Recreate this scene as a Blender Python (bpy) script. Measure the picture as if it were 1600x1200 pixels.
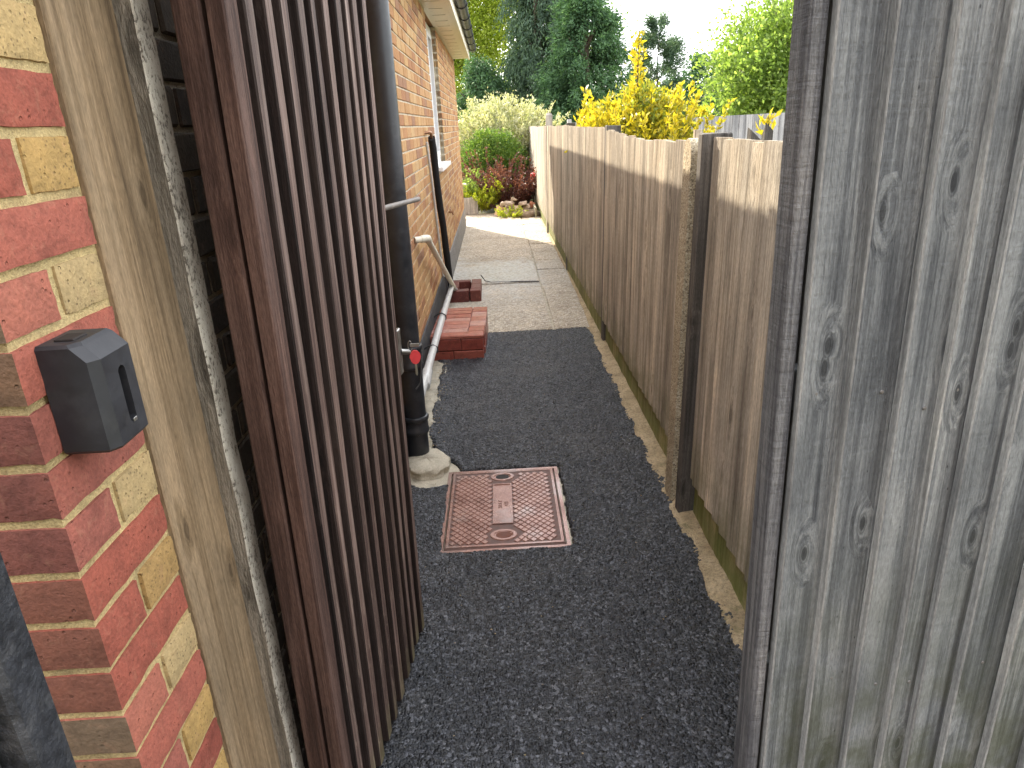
import bpy, bmesh, math, random
import numpy as np
from mathutils import Vector, Matrix, noise

rnd = random.Random(7)
rng = np.random.default_rng(11)
R = math.radians
sc = bpy.context.scene
for o in list(bpy.data.objects): bpy.data.objects.remove(o)
COL = sc.collection

# ------------------------------------------------------------------ camera
CAMH = 1.6
F = 1093.8
def _n(v): v = np.array(v, float); return v / np.linalg.norm(v)
Yc = _n([772-800, 196-600, F]); Dc = _n([958-800, 3550-600, F]); Dc = _n(Dc - Yc*(Dc@Yc)); Xc = np.cross(Dc, Yc)
RM = np.array([Xc, Yc, -Dc])
cam = bpy.data.cameras.new('camera'); camo = bpy.data.objects.new('camera', cam); COL.objects.link(camo)
cam.sensor_width = 36; cam.lens = 36*F/1600; cam.clip_start = 0.02; cam.clip_end = 2000
m3 = Matrix([[RM[i][0], -RM[i][1], -RM[i][2]] for i in range(3)])
camo.matrix_world = Matrix.Translation((0, 0, CAMH)) @ m3.to_4x4()
sc.camera = camo
def project(p):
    c = RM.T @ (np.array(p) - np.array([0, 0, CAMH]))
    if c[2] < 0.05: return None
    return (800 + F*c[0]/c[2], 600 + F*c[1]/c[2])

# ------------------------------------------------------------------ world, sun, exposure
SUN_EL, SUN_DIR = R(35.5), Vector((-.481, .877, 0)).normalized()
w = bpy.data.worlds.new('World'); sc.world = w; w.use_nodes = True
nt = w.node_tree; nt.nodes.clear()
out = nt.nodes.new('ShaderNodeOutputWorld'); bg = nt.nodes.new('ShaderNodeBackground')
sky = nt.nodes.new('ShaderNodeTexSky'); sky.sky_type = 'NISHITA'; sky.sun_disc = False
sky.sun_elevation = SUN_EL; sky.sun_rotation = math.atan2(SUN_DIR.x, SUN_DIR.y)
sky.air_density = 1.0; sky.dust_density = 1.2; sky.ozone_density = 1.0
tc = nt.nodes.new('ShaderNodeTexCoord'); mp = nt.nodes.new('ShaderNodeMapping'); mp.inputs['Scale'].default_value = (1.6, 1.6, 5.5)
nz = nt.nodes.new('ShaderNodeTexNoise'); nz.inputs['Scale'].default_value = 2.2; nz.inputs['Detail'].default_value = 5; nz.inputs['Roughness'].default_value = .62
cr = nt.nodes.new('ShaderNodeValToRGB'); cr.color_ramp.elements[0].position = .28; cr.color_ramp.elements[1].position = .56
mx = nt.nodes.new('ShaderNodeMix'); mx.data_type = 'RGBA'; mx.inputs['B'].default_value = (9.0, 9.1, 9.4, 1)
L = nt.links.new
L(tc.outputs['Generated'], mp.inputs['Vector']); L(mp.outputs[0], nz.inputs['Vector']); L(nz.outputs[0], cr.inputs[0])
L(cr.outputs[0], mx.inputs['Factor']); L(sky.outputs[0], mx.inputs['A']); L(mx.outputs['Result'], bg.inputs['Color'])
bg.inputs['Strength'].default_value = 0.14
L(bg.outputs[0], out.inputs['Surface'])
sl = bpy.data.lights.new('sun', 'SUN'); sl.energy = 3.5; sl.angle = R(.53); sl.color = (1, .88, .70)
so = bpy.data.objects.new('sun', sl); COL.objects.link(so)
to_sun = Vector((SUN_DIR.x*math.cos(SUN_EL), SUN_DIR.y*math.cos(SUN_EL), math.sin(SUN_EL)))
so.rotation_euler = (-to_sun).to_track_quat('-Z', 'Y').to_euler(); so.location = (-5, 10, 8)
sc.view_settings.view_transform = 'Standard'; sc.view_settings.look = 'None'; sc.view_settings.gamma = 1
sc.view_settings.exposure = 1.9; sc.view_settings.use_curve_mapping = False
sc.render.engine = 'CYCLES'; sc.cycles.max_bounces = 5; sc.cycles.diffuse_bounces = 3; sc.cycles.glossy_bounces = 2; sc.cycles.transmission_bounces = 3

# ------------------------------------------------------------------ material helpers
class NT:
    def __init__(s, name):
        s.m = bpy.data.materials.new(name); s.m.use_nodes = True; s.t = s.m.node_tree; s.t.nodes.clear()
        s.out = s.n('OutputMaterial'); s.p = s.n('BsdfPrincipled'); s.l(s.p.outputs[0], s.out.inputs['Surface'])
        s.p.inputs['Roughness'].default_value = .8
    def n(s, k, **kw):
        nd = s.t.nodes.new('ShaderNode'+k)
        for a, v in kw.items(): setattr(nd, a, v)
        return nd
    def l(s, a, b): s.t.links.new(a, b)
    def inp(s, nd, k, v):
        if hasattr(v, 'is_linked') or isinstance(v, bpy.types.NodeSocket): s.l(v, nd.inputs[k])
        else: nd.inputs[k].default_value = v
    def coord(s, kind='Object', rand=True, scale=(1, 1, 1), rot=(0, 0, 0)):
        t = s.n('TexCoord'); v = t.outputs[kind]
        if kind == 'World':
            pass
        if rand:
            oi = s.n('ObjectInfo'); mu = s.n('Math', operation='MULTIPLY'); s.l(oi.outputs['Random'], mu.inputs[0]); mu.inputs[1].default_value = 37.7
            ad = s.n('VectorMath', operation='ADD'); s.l(v, ad.inputs[0]); s.l(mu.outputs[0], ad.inputs[1]); v = ad.outputs[0]
        mpn = s.n('Mapping'); s.l(v, mpn.inputs['Vector']); mpn.inputs['Scale'].default_value = scale; mpn.inputs['Rotation'].default_value = rot
        return mpn.outputs[0]
    def wpos(s, scale=(1, 1, 1), loc=(0, 0, 0)):
        g = s.n('NewGeometry'); mpn = s.n('Mapping'); s.l(g.outputs['Position'], mpn.inputs['Vector'])
        mpn.inputs['Scale'].default_value = scale; mpn.inputs['Location'].default_value = loc
        return mpn.outputs[0]
    def noise(s, v, scale=5, detail=4, rough=.55, dist=0):
        nd = s.n('TexNoise'); s.l(v, nd.inputs['Vector']); nd.inputs['Scale'].default_value = scale
        nd.inputs['Detail'].default_value = detail; nd.inputs['Roughness'].default_value = rough; nd.inputs['Distortion'].default_value = dist
        return nd.outputs[0]
    def vor(s, v, scale=5, feature='F1', out='Distance', rnd_=1):
        nd = s.n('TexVoronoi', feature=feature); s.l(v, nd.inputs['Vector']); nd.inputs['Scale'].default_value = scale; nd.inputs['Randomness'].default_value = rnd_
        return nd.outputs[out]
    def ramp(s, f, stops, interp='LINEAR'):
        nd = s.n('ValToRGB'); s.l(f, nd.inputs[0]); e = nd.color_ramp.elements; nd.color_ramp.interpolation = interp
        while len(e) < len(stops): e.new(.5)
        for i, (p, c) in enumerate(stops):
            e[i].position = p; e[i].color = (*c, 1) if isinstance(c, (tuple, list)) else (c, c, c, 1)
        return nd.outputs[0]
    def mix(s, f, a, b, mode='MIX'):
        nd = s.n('Mix', data_type='RGBA', blend_type=mode)
        for k, v in (('Factor', f), ('A', a), ('B', b)):
            if isinstance(v, bpy.types.NodeSocket): s.l(v, nd.inputs[k])
            elif k == 'Factor': nd.inputs[k].default_value = v
            else: nd.inputs[k].default_value = (*v, 1) if len(v) == 3 else v
        return nd.outputs['Result']
    def math(s, op, a, b=0.0, clamp=False):
        nd = s.n('Math', operation=op, use_clamp=clamp)
        for i, v in enumerate((a, b)):
            if isinstance(v, bpy.types.NodeSocket): s.l(v, nd.inputs[i])
            else: nd.inputs[i].default_value = v
        return nd.outputs[0]
    def sep(s, v, axis):
        nd = s.n('SeparateXYZ'); s.l(v, nd.inputs[0]); return nd.outputs[axis]
    def rand(s, island=False):
        if island: return s.n('NewGeometry').outputs['Random Per Island']
        return s.n('ObjectInfo').outputs['Random']
    def bump(s, h, strength=.5, dist=.005):
        nd = s.n('Bump'); s.l(h, nd.inputs['Height']); nd.inputs['Strength'].default_value = strength; nd.inputs['Distance'].default_value = dist
        s.l(nd.outputs[0], s.p.inputs['Normal'])
    def col(s, c): 
        if isinstance(c, bpy.types.NodeSocket): s.l(c, s.p.inputs['Base Color'])
        else: s.p.inputs['Base Color'].default_value = (*c, 1)
    def rough(s, r):
        if isinstance(r, bpy.types.NodeSocket): s.l(r, s.p.inputs['Roughness'])
        else: s.p.inputs['Roughness'].default_value = r
        return s.m

def lerp(a, b, t): return tuple(x+(y-x)*t for x, y in zip(a, b))
def mul(c, k): return tuple(x*k for x in c)

def mat_wood(name, dark, mid, light, grain=55, knots=.5, saw=0.0, algae=None, bumpd=.0025, var=.35, speck=.0):
    """weathered timber, grain along the object's z"""
    s = NT(name)
    v = s.coord('Object')
    warp = s.n('Mapping'); s.l(v, warp.inputs['Vector']); warp.inputs['Scale'].default_value = (1, 1, .05)
    wn = s.noise(warp.outputs[0], 9, 2)
    # knots: cells in a stretched space push the grain aside
    kx = s.math('MULTIPLY', s.sep(v, 0), 9.0); kz = s.math('MULTIPLY', s.sep(v, 2), 3.6)
    kc = s.n('CombineXYZ'); s.l(kx, kc.inputs[0]); s.l(kz, kc.inputs[1])
    kn = s.n('TexVoronoi', voronoi_dimensions='2D'); s.l(kc.outputs[0], kn.inputs['Vector']); kn.inputs['Scale'].default_value = 1; kd = kn.outputs['Distance']
    has = s.math('GREATER_THAN', s.sep(kn.outputs['Color'], 0), .52 if knots >= .8 else .74)
    kmask = s.math('MULTIPLY', has, s.ramp(kd, [(0, 1), (.05, .95), (.066, .2), (.078, .6), (.10, 0)]))
    kring = s.math('MULTIPLY', has, s.ramp(kd, [(0, 1), (.30, 0)]))
    gv = s.n('Mapping'); s.l(v, gv.inputs['Vector']); gv.inputs['Scale'].default_value = (1, 1, .022)
    off = s.n('VectorMath', operation='ADD'); s.l(gv.outputs[0], off.inputs[0])
    mm = s.math('MULTIPLY', kring, .035*knots); mm2 = s.math('ADD', mm, s.math('MULTIPLY', wn, .05)); s.l(mm2, off.inputs[1])
    g0 = s.noise(off.outputs[0], grain*.42, 2, .5)
    g1 = s.noise(off.outputs[0], grain*1.6, 5, .7, .2)
    g = s.math('ADD', s.math('MULTIPLY', g0, .36), s.math('MULTIPLY', g1, .64))
    c = s.ramp(g, [(.34, dark), (.47, mid), (.57, light), (.68, lerp(mid, light, .4))])
    blot = s.noise(s.coord('Object', scale=(1, 1, .35)), 7, 4, .6)
    c = s.mix(.75, c, s.ramp(blot, [(.28, (.42, .43, .45)), (.5, (1, 1, 1)), (.72, (1.45, 1.4, 1.33))]), 'MULTIPLY')
    fine = s.noise(s.coord('Object', scale=(1, 1, .22)), 330, 2, .6)
    c = s.mix(.5, c, s.ramp(fine, [(.32, (.62, .62, .62)), (.5, (1, 1, 1)), (.68, (1.34, 1.34, 1.34))]), 'MULTIPLY')
    vr = s.ramp(s.rand(), [(0, (1-var, 1-var, 1-var*.95)), (.5, (1, 1, 1)), (1, (1+var, 1+var*.95, 1+var*.85))])
    c = s.mix(1, c, vr, 'MULTIPLY')
    if knots > 0: c = s.mix(s.math('MULTIPLY', kmask, min(.85, knots)), c, mul(dark, .5))
    h = g
    if saw:
        sv = s.n('Mapping'); s.l(v, sv.inputs['Vector']); sv.inputs['Scale'].default_value = (3, 3, 34); sv.inputs['Rotation'].default_value = (0, .06, 0)
        sn = s.noise(sv.outputs[0], 1.6, 4, .7)
        h = s.math('ADD', g, s.math('MULTIPLY', sn, saw))
        c = s.mix(saw*.7, c, s.ramp(sn, [(.36, (.7, .7, .71)), (.46, (1, 1, 1)), (.66, (1.22, 1.22, 1.2))]), 'MULTIPLY')
    if speck:
        sp = s.vor(s.coord('Object', scale=(1, 1, .5)), 48)
        sm = s.math('MULTIPLY', s.ramp(sp, [(.05, 1), (.10, 0)]), s.ramp(blot, [(.5, 0), (.56, 1)]))
        c = s.mix(s.math('MULTIPLY', sm, speck), c, mul(dark, .3))
    if algae:
        z = s.sep(s.wpos(), 2); a0, a1, ac = algae
        an = s.noise(s.wpos(), 7, 6, .65)
        f = s.math('MULTIPLY', s.ramp(z, [(a0, 1), (a1, 0)]), s.ramp(an, [(.36, 0), (.6, 1)]), True)
        c = s.mix(s.math('MULTIPLY', f, .8), c, ac)
    s.col(c); s.bump(s.math('ADD', h, s.math('MULTIPLY', fine, .45)), 1, bumpd*1.6)
    s.p.inputs['Specular IOR Level'].default_value = .25
    return s.rough(.82)

def mat_brick(name, cols, island=False, drag=0, rough=.88, grime=.5, bumpd=.004, speck=.0):
    s = NT(name)
    n = len(cols); r = s.rand(island)
    c = s.ramp(r, [(i/n, cc) for i, cc in enumerate(cols)], 'CONSTANT')
    v = s.coord('Object', not island) if not island else s.wpos()
    n1 = s.noise(v, 22, 6, .65); n2 = s.noise(v, 160, 3, .6)
    c = s.mix(grime, c, s.ramp(n1, [(.28, (.45, .44, .44)), (.5, (1, 1, 1)), (.75, (1.35, 1.28, 1.2))]), 'MULTIPLY')
    c = s.mix(.35, c, s.ramp(n2, [(.35, (.6, .6, .6)), (.65, (1.3, 1.3, 1.3))]), 'MULTIPLY')
    h = s.math('ADD', s.math('MULTIPLY', n1, .5), s.math('MULTIPLY', n2, .6))
    pit = s.vor(v, 70); pm = s.math('MULTIPLY', s.ramp(pit, [(.10, 1), (.2, 0)]), s.ramp(n1, [(.48, 0), (.56, 1)]))
    h = s.math('SUBTRACT', h, s.math('MULTIPLY', pm, .8))
    sc_ = s.noise(v, 38, 5, .7, .6)
    c = s.mix(s.math('MULTIPLY', s.ramp(sc_, [(.56, 0), (.70, 1)]), .22), c, (.44, .24, .15))
    if drag:
        dv = s.n('Mapping'); s.l(v, dv.inputs['Vector']); dv.inputs['Scale'].default_value = (1, 60, 8)
        dn = s.noise(dv.outputs[0], 1.4, 3, .7)
        c = s.mix(drag, c, s.ramp(dn, [(.3, (.4, .35, .32)), (.5, (1, 1, 1)), (.7, (1.25, 1.2, 1.1))]), 'MULTIPLY')
        h = s.math('ADD', h, dn)
    if speck:
        sp = s.vor(v, 120); c = s.mix(s.math('MULTIPLY', s.ramp(sp, [(.14, 1), (.26, 0)]), speck), c, (.05, .03, .02))
    s.col(c); s.bump(h, .9, bumpd); s.p.inputs['Specular IOR Level'].default_value = .3
    return s.rough(rough)

def mat_mortar(name, c):
    s = NT(name); v = s.wpos(); n1 = s.noise(v, 12, 6, .65); n2 = s.noise(v, 260, 3, .7)
    cc = s.ramp(n1, [(.3, mul(c, .62)), (.5, c), (.72, mul(c, 1.25))])
    cc = s.mix(.6, cc, s.ramp(n2, [(.32, (.5, .48, .45)), (.6, (1.15, 1.15, 1.15))]), 'MULTIPLY')
    s.col(cc); s.bump(s.math('ADD', s.math('MULTIPLY', n1, .6), n2), .9, .005); return s.rough(.95)

def mat_plain(name, c, rough=.5, metal=0, vary=.25, scale=30, bumpd=.0, spec=.5, dust=None):
    s = NT(name); v = s.coord('Object'); n1 = s.noise(v, scale, 6, .65)
    cc = s.ramp(n1, [(.25, mul(c, 1-vary)), (.5, c), (.75, mul(c, 1+vary))])
    if dust:
        n2 = s.noise(v, scale*.35, 8, .7)
        cc = s.mix(s.math('MULTIPLY', s.ramp(n2, [(.5, 0), (.75, 1)]), dust[1]), cc, dust[0])
    s.col(cc); s.p.inputs['Metallic'].default_value = metal; s.p.inputs['Specular IOR Level'].default_value = spec
    if bumpd: s.bump(n1, .8, bumpd)
    return s.rough(s.ramp(n1, [(.3, max(0, rough-.1)), (.7, min(1, rough+.12))]))

def mat_leaf(name, c0, c1, c2, trans=.45, rough=.55):
    s = NT(name); r = s.rand(True)
    big = s.noise(s.wpos(), 1.6, 3)
    c = s.ramp(r, [(0, c0), (.5, c1), (1, c2)])
    c = s.mix(.7, c, s.ramp(big, [(.3, (.62, .66, .7)), (.5, (1, 1, 1)), (.7, (1.3, 1.25, 1.1))]), 'MULTIPLY')
    s.col(c); s.rough(rough); s.p.inputs['Specular IOR Level'].default_value = .3
    tr = s.n('BsdfTranslucent'); s.l(s.mix(1, c, (1.25, 1.3, .75), 'MULTIPLY'), tr.inputs['Color'])
    ms = s.n('MixShader'); ms.inputs[0].default_value = trans
    s.l(s.p.outputs[0], ms.inputs[1]); s.l(tr.outputs[0], ms.inputs[2]); s.l(ms.outputs[0], s.out.inputs['Surface'])
    return s.m

M = {}
M['fence'] = mat_wood('fence_timber', (.175, .152, .12), (.37, .325, .26), (.53, .475, .39), 60, .5, .12, (.12, .42, (.15, .155, .07)), var=.2, speck=.5)
M['fence_far'] = mat_wood('fence_timber_pale', (.22, .19, .15), (.38, .34, .28), (.5, .46, .4), 60, .4, .1, var=.2)
M['gravelboard'] = mat_wood('gravel_board_timber', (.09, .085, .035), (.19, .18, .075), (.30, .27, .15), 45, .3, .3, (.0, .4, (.13, .17, .04)), var=.2)
M['grey_edge'] = mat_wood('silvered_board_edge', (.14, .14, .135), (.25, .25, .24), (.34, .34, .325), 55, .2, .2, bumpd=.003, var=.1)
M['grey'] = mat_wood('silvered_timber', (.044, .047, .051), (.122, .130, .135), (.228, .239, .238), 42, 1.0, .3, (.15, .85, (.06, .065, .032)), bumpd=.004, var=.25, speck=.8)
M['grey_sawn'] = mat_wood('sawn_silvered_timber', (.042, .042, .047), (.095, .095, .10), (.17, .17, .17), 50, .5, .6, bumpd=.005, var=.05, speck=.5)
M['darkpost'] = mat_wood('added_dark_backing_timber', (.035, .033, .03), (.075, .07, .063), (.13, .12, .11), 45, .4, .3, var=.1)
M['brown'] = mat_wood('brown_stained_timber', (.022, .013, .0105), (.050, .028, .022), (.092, .056, .045), 48, .3, .15, var=.22, bumpd=.002)
M['brown_shade'] = mat_wood('shade_dark_brown', (.008, .006, .0055), (.020, .013, .011), (.038, .027, .023), 48, .3, .15, var=.2, bumpd=.002)  # slat sides and backing boards, darkened to stand for shade in the recesses
M['batten_grey'] = mat_wood('grey_batten_timber', (.06, .052, .04), (.13, .115, .09), (.22, .195, .155), 45, .4, .35, var=.05, bumpd=.004)
M['gatepost'] = mat_wood('oiled_post_timber', (.07, .047, .027), (.17, .12, .069), (.25, .183, .112), 38, .5, .08, var=.05, bumpd=.0015)

M['fence_grey'] = mat_wood('far_grey_timber', (.17, .165, .165), (.30, .295, .29), (.42, .41, .40), 50, .3, .1, var=.25)

def mat_slat():
    s = NT('gate_slat_timber'); v = s.coord('Object')
    gv = s.n('Mapping'); s.l(v, gv.inputs['Vector']); gv.inputs['Scale'].default_value = (1, 1, .02)
    g = s.noise(gv.outputs[0], 70, 7, .68, .5)
    c = s.ramp(g, [(.3, (.022, .013, .011)), (.45, (.075, .047, .039)), (.58, (.165, .122, .105)), (.72, (.29, .235, .205))])
    c = s.mix(1, c, s.ramp(s.rand(), [(0, (.55, .52, .5)), (.5, (1, .97, .95)), (1, (1.4, 1.42, 1.4))]), 'MULTIPLY')
    bl = s.noise(s.coord('Object', scale=(1, 1, .3)), 6, 6, .65)
    c = s.mix(.8, c, s.ramp(bl, [(.3, (.5, .46, .44)), (.5, (.95, .9, .88)), (.72, (1.5, 1.45, 1.4))]), 'MULTIPLY')
    fl = s.noise(s.coord('Object', scale=(1, 1, .12)), 150, 4, .7)
    z = s.sep(s.wpos(), 2)
    f = s.math('MULTIPLY', s.ramp(fl, [(.56, 0), (.66, 1)]), s.ramp(z, [(.1, .75), (.9, .12)]))
    c = s.mix(f, c, (.42, .33, .25))
    alg = s.math('MULTIPLY', s.ramp(z, [(.02, 1), (.15, 0)]), s.ramp(bl, [(.35, .2), (.6, 1)]))
    c = s.mix(s.math('MULTIPLY', alg, .75), c, (.15, .145, .065))
    s.col(c); s.bump(s.math('ADD', g, s.math('MULTIPLY', fl, .4)), 1, .003); s.p.inputs['Specular IOR Level'].default_value = .3
    return s.rough(.68)
M['slat'] = mat_slat()

def mat_batten():
    s = NT('flaking_white_paint'); v = s.coord('Object')
    n1 = s.noise(s.coord('Object', scale=(1, 1, .6)), 170, 4, .7); n2 = s.noise(v, 9, 5, .6)
    f = s.ramp(s.math('ADD', n1, s.math('MULTIPLY', s.math('SUBTRACT', n2, .5), .30)), [(.38, 1), (.45, 0)])
    c = s.mix(f, s.ramp(n2, [(.3, (.30, .265, .21)), (.6, (.47, .435, .36))]), (.12, .10, .075))
    s.col(c); s.bump(s.math('ADD', n1, f), 1, .004); return s.rough(.85)
M['paintflake'] = mat_batten()

M['b_red'] = mat_brick('red_brick', [(.28, .080, .053), (.31, .096, .066), (.24, .066, .045), (.33, .115, .078), (.27, .09, .066)], grime=.55, speck=.2)
M['b_yellow'] = mat_brick('yellow_stock_brick', [(.36, .235, .085), (.39, .28, .125), (.33, .21, .08), (.37, .275, .135)], grime=.5, speck=.55)
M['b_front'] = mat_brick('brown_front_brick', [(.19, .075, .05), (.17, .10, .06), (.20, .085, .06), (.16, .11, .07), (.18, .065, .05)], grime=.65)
HC = [(.43, .255, .115), (.38, .21, .088), (.32, .155, .072), (.46, .30, .145), (.41, .235, .105), (.28, .15, .085), (.45, .275, .12), (.36, .185, .08)]
M['b_house'] = mat_brick('house_brick', HC, drag=.28, grime=.35)
M['b_house_j'] = mat_brick('house_brick_far', HC, island=True, drag=.28, grime=.35)
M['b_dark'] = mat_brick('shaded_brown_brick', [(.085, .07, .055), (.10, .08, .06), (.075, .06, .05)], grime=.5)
M['mortar'] = mat_mortar('sandy_mortar', (.50, .39, .185))
M['mortar_h'] = mat_mortar('pale_mortar', (.52, .46, .34))
M['b_paint'] = mat_brick('red_painted_brick', [(.27, .065, .045), (.30, .085, .06), (.24, .055, .04), (.36, .16, .12)], grime=.75, rough=.30)
M['b_paintworn_sheen'] = mat_brick('worn_sheen_painted_brick', [(.40, .17, .13), (.36, .12, .085), (.46, .24, .20), (.38, .14, .10)], grime=.7, rough=.25)  # worn top bricks, wet sheen also painted in as paler pink
M['b_paintdark'] = mat_brick('dark_red_painted_brick', [(.13, .035, .028), (.11, .03, .026), (.15, .045, .035)], grime=.6, rough=.45)
M['b_rubble'] = mat_brick('rubble_brick', [(.40, .18, .11), (.5, .38, .25), (.36, .15, .09), (.46, .30, .2)], grime=.6)
M['concrete'] = mat_mortar('pale_concrete', (.50, .45, .35))
def mat_bedding():
    s = NT('sandy_bedding_mortar'); v = s.wpos(); n1 = s.noise(v, 7, 6, .7); n2 = s.noise(v, 75, 5, .75); d = s.vor(v, 130)
    c = s.ramp(n1, [(.3, (.30, .235, .14)), (.5, (.50, .39, .24)), (.7, (.60, .48, .31))])
    c = s.mix(.8, c, s.ramp(n2, [(.34, (.45, .42, .38)), (.5, (1, 1, 1)), (.68, (1.25, 1.2, 1.1))]), 'MULTIPLY')
    ms = s.noise(v, 11, 5, .7); c = s.mix(s.math('MULTIPLY', s.ramp(ms, [(.56, 0), (.66, 1)]), .5), c, (.13, .14, .05))
    s.col(c); s.bump(s.math('ADD', s.math('MULTIPLY', n2, 1.2), s.math('MULTIPLY', d, -.5)), 1, .012); return s.rough(.95)
M['bedding'] = mat_bedding()
M['bitumen'] = mat_plain('bitumen_paint', (.035, .036, .04), .7, vary=.5, bumpd=.004, dust=((.2, .17, .12), .6))
M['render'] = mat_mortar('grey_render', (.23, .22, .205))
M['black_pl'] = mat_plain('black_plastic', (.016, .018, .022), .38, vary=.3, dust=((.12, .12, .12), .25))
M['rubber'] = mat_plain('black_rubber', (.02, .021, .025), .5, vary=.25, bumpd=.0006, dust=((.10, .10, .10), .3))
M['black_paint'] = mat_plain('black_rough_paint', (.022, .024, .029), .45, vary=.6, scale=60, bumpd=.006, dust=((.16, .16, .16), .4))
M['foam'] = mat_plain('black_foam', (.010, .010, .011), .9, vary=.3, bumpd=.004)
M['white_pl'] = mat_plain('cream_plastic', (.66, .62, .50), .4, vary=.12, dust=((.4, .34, .22), .4))
M['grey_pl'] = mat_plain('grey_plastic', (.52, .52, .50), .35, vary=.15, dust=((.3, .28, .24), .5))
M['upvc'] = mat_plain('white_upvc', (.78, .78, .77), .35, vary=.05)
M['soffit'] = mat_plain('cream_soffit', (.72, .66, .50), .35, vary=.08)
M['copper'] = mat_plain('copper', (.35, .2, .12), .4, .9, vary=.3)
M['steel'] = mat_plain('dull_steel', (.32, .31, .29), .38, .9, vary=.3)
M['rod'] = mat_plain('weathered_rod', (.17, .15, .13), .6, .3, vary=.4, bumpd=.002)
M['red_fob'] = mat_plain('red_fob', (.62, .05, .06), .35, vary=.2)
M['wire'] = mat_plain('dark_wire', (.03, .03, .03), .5)
M['glass'] = mat_plain('window_glass', (.05, .06, .07), .06, vary=.0, spec=1)
M['tile_roof'] = mat_plain('roof_tile', (.20, .12, .085), .85, vary=.35, scale=12)
M['bark'] = mat_plain('bark', (.10, .075, .055), .9, vary=.4, bumpd=.01)
M['nail'] = mat_plain('nail_head', (.17, .16, .15), .55, .5)
M['rock'] = mat_mortar('rubble_stone', (.42, .33, .25))
M['soil'] = mat_mortar('soil', (.17, .12, .075))

def mat_tarmac():
    s = NT('tarmac'); v = s.wpos()
    d = s.vor(v, 120); cid = s.vor(v, 120, out='Color'); n1 = s.noise(v, 5, 5, .6); n2 = s.noise(v, 420, 2, .6)
    c = s.ramp(s.sep(cid, 0), [(0, (.0035, .004, .005)), (.45, (.011, .0122, .015)), (.8, (.030, .033, .040)), (1, (.11, .115, .13))])
    c = s.mix(.8, c, s.ramp(n1, [(.3, (.62, .62, .64)), (.5, (1, 1, 1)), (.72, (1.6, 1.5, 1.36))]), 'MULTIPLY')
    du = s.noise(v, 1.7, 6, .7)
    c = s.mix(s.math('MULTIPLY', s.ramp(du, [(.52, 0), (.7, 1)]), .16), c, (.16, .145, .12))
    sp = s.vor(v, 34); c = s.mix(s.ramp(sp, [(.05, 1), (.075, 0)]), c, (.2, .19, .17))
    s.col(c); h = s.math('ADD', s.math('MULTIPLY', s.ramp(d, [(0, 1), (.75, 0)]), 1.0), s.math('MULTIPLY', n2, .3))
    s.bump(h, 1, .0045); s.p.inputs['Specular IOR Level'].default_value = .55
    return s.rough(s.ramp(s.sep(cid, 1), [(0, .22), (1, .6)]))
M['tarmac'] = mat_tarmac()

def mat_slab():
    s = NT('exposed_aggregate'); v = s.wpos()
    d = s.vor(v, 62); cid = s.vor(v, 62, out='Color'); n1 = s.noise(v, 2.2, 6, .65); n2 = s.noise(v, 300, 2)
    st = s.ramp(s.sep(cid, 0), [(0, (.16, .12, .085)), (.4, (.40, .33, .24)), (.75, (.55, .48, .37)), (1, (.66, .61, .53))])
    c = s.mix(s.ramp(d, [(.45, 0), (.62, 1)]), st, (.36, .31, .24))
    c = s.mix(.8, c, s.ramp(n1, [(.3, (.78, .75, .70)), (.5, (1.05, 1.05, 1.05)), (.7, (1.28, 1.25, 1.18))]), 'MULTIPLY')
    # rain water on the low part of the path, its sky reflection painted paler
    y = s.sep(v, 1); x = s.sep(v, 0)
    yy = s.math('ADD', y, s.math('MULTIPLY', s.math('SUBTRACT', s.noise(v, 3.2, 5, .65), .5), 2.6))
    wet_sheen = s.ramp(s.math('MULTIPLY', s.math('SUBTRACT', yy, 5.4), .2), [(.0, 0), (.30, .3), (.42, 1), (.62, 1), (.7, 0)])
    wet_sheen = s.math('MULTIPLY', wet_sheen, s.ramp(x, [(.35, 1), (.5, .25)]))
    wet_sheen = s.math('MULTIPLY', wet_sheen, s.ramp(s.noise(v, 26, 4, .7), [(.4, .3), (.58, 1)]))
    c = s.mix(s.math('MULTIPLY', wet_sheen, .75), c, (.46, .47, .46)); s.col(c)
    nd = s.n('Bump'); s.l(s.math('ADD', s.ramp(d, [(0, 1), (.6, 0)]), s.math('MULTIPLY', n2, .2)), nd.inputs['Height'])
    s.l(s.math('SUBTRACT', .75, s.math('MULTIPLY', wet_sheen, .4)), nd.inputs['Strength']); nd.inputs['Distance'].default_value = .006
    s.l(nd.outputs[0], s.p.inputs['Normal'])
    return s.rough(s.math('SUBTRACT', .78, s.math('MULTIPLY', wet_sheen, .5)))
M['slab'] = mat_slab()

def mat_iron():
    s = NT('rusty_red_iron'); v = s.wpos(); n1 = s.noise(v, 9, 6, .65); n2 = s.noise(v, 130, 4, .65); n3 = s.noise(v, 4.0, 5, .6)
    c = s.ramp(n1, [(.3, (.19, .092, .068)), (.5, (.30, .165, .13)), (.72, (.38, .23, .185))])
    c = s.mix(.5, c, s.ramp(n2, [(.3, (.6, .55, .52)), (.65, (1.25, 1.2, 1.18))]), 'MULTIPLY')
    c = s.mix(s.ramp(n3, [(.5, 0), (.62, .55)]), c, (.30, .25, .23))
    s.col(c); s.bump(n2, .6, .0015); s.p.inputs['Metallic'].default_value = .25
    return s.rough(s.ramp(n3, [(.35, .42), (.62, .18)]))
M['iron'] = mat_iron()
M['iron_base'] = mat_plain('dirt_packed_iron', (.12, .066, .053), .6, .2, vary=.5, scale=40, bumpd=.001)
M['iron_dark'] = mat_plain('dark_iron_recess', (.02, .016, .014), .7, .2)
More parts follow.
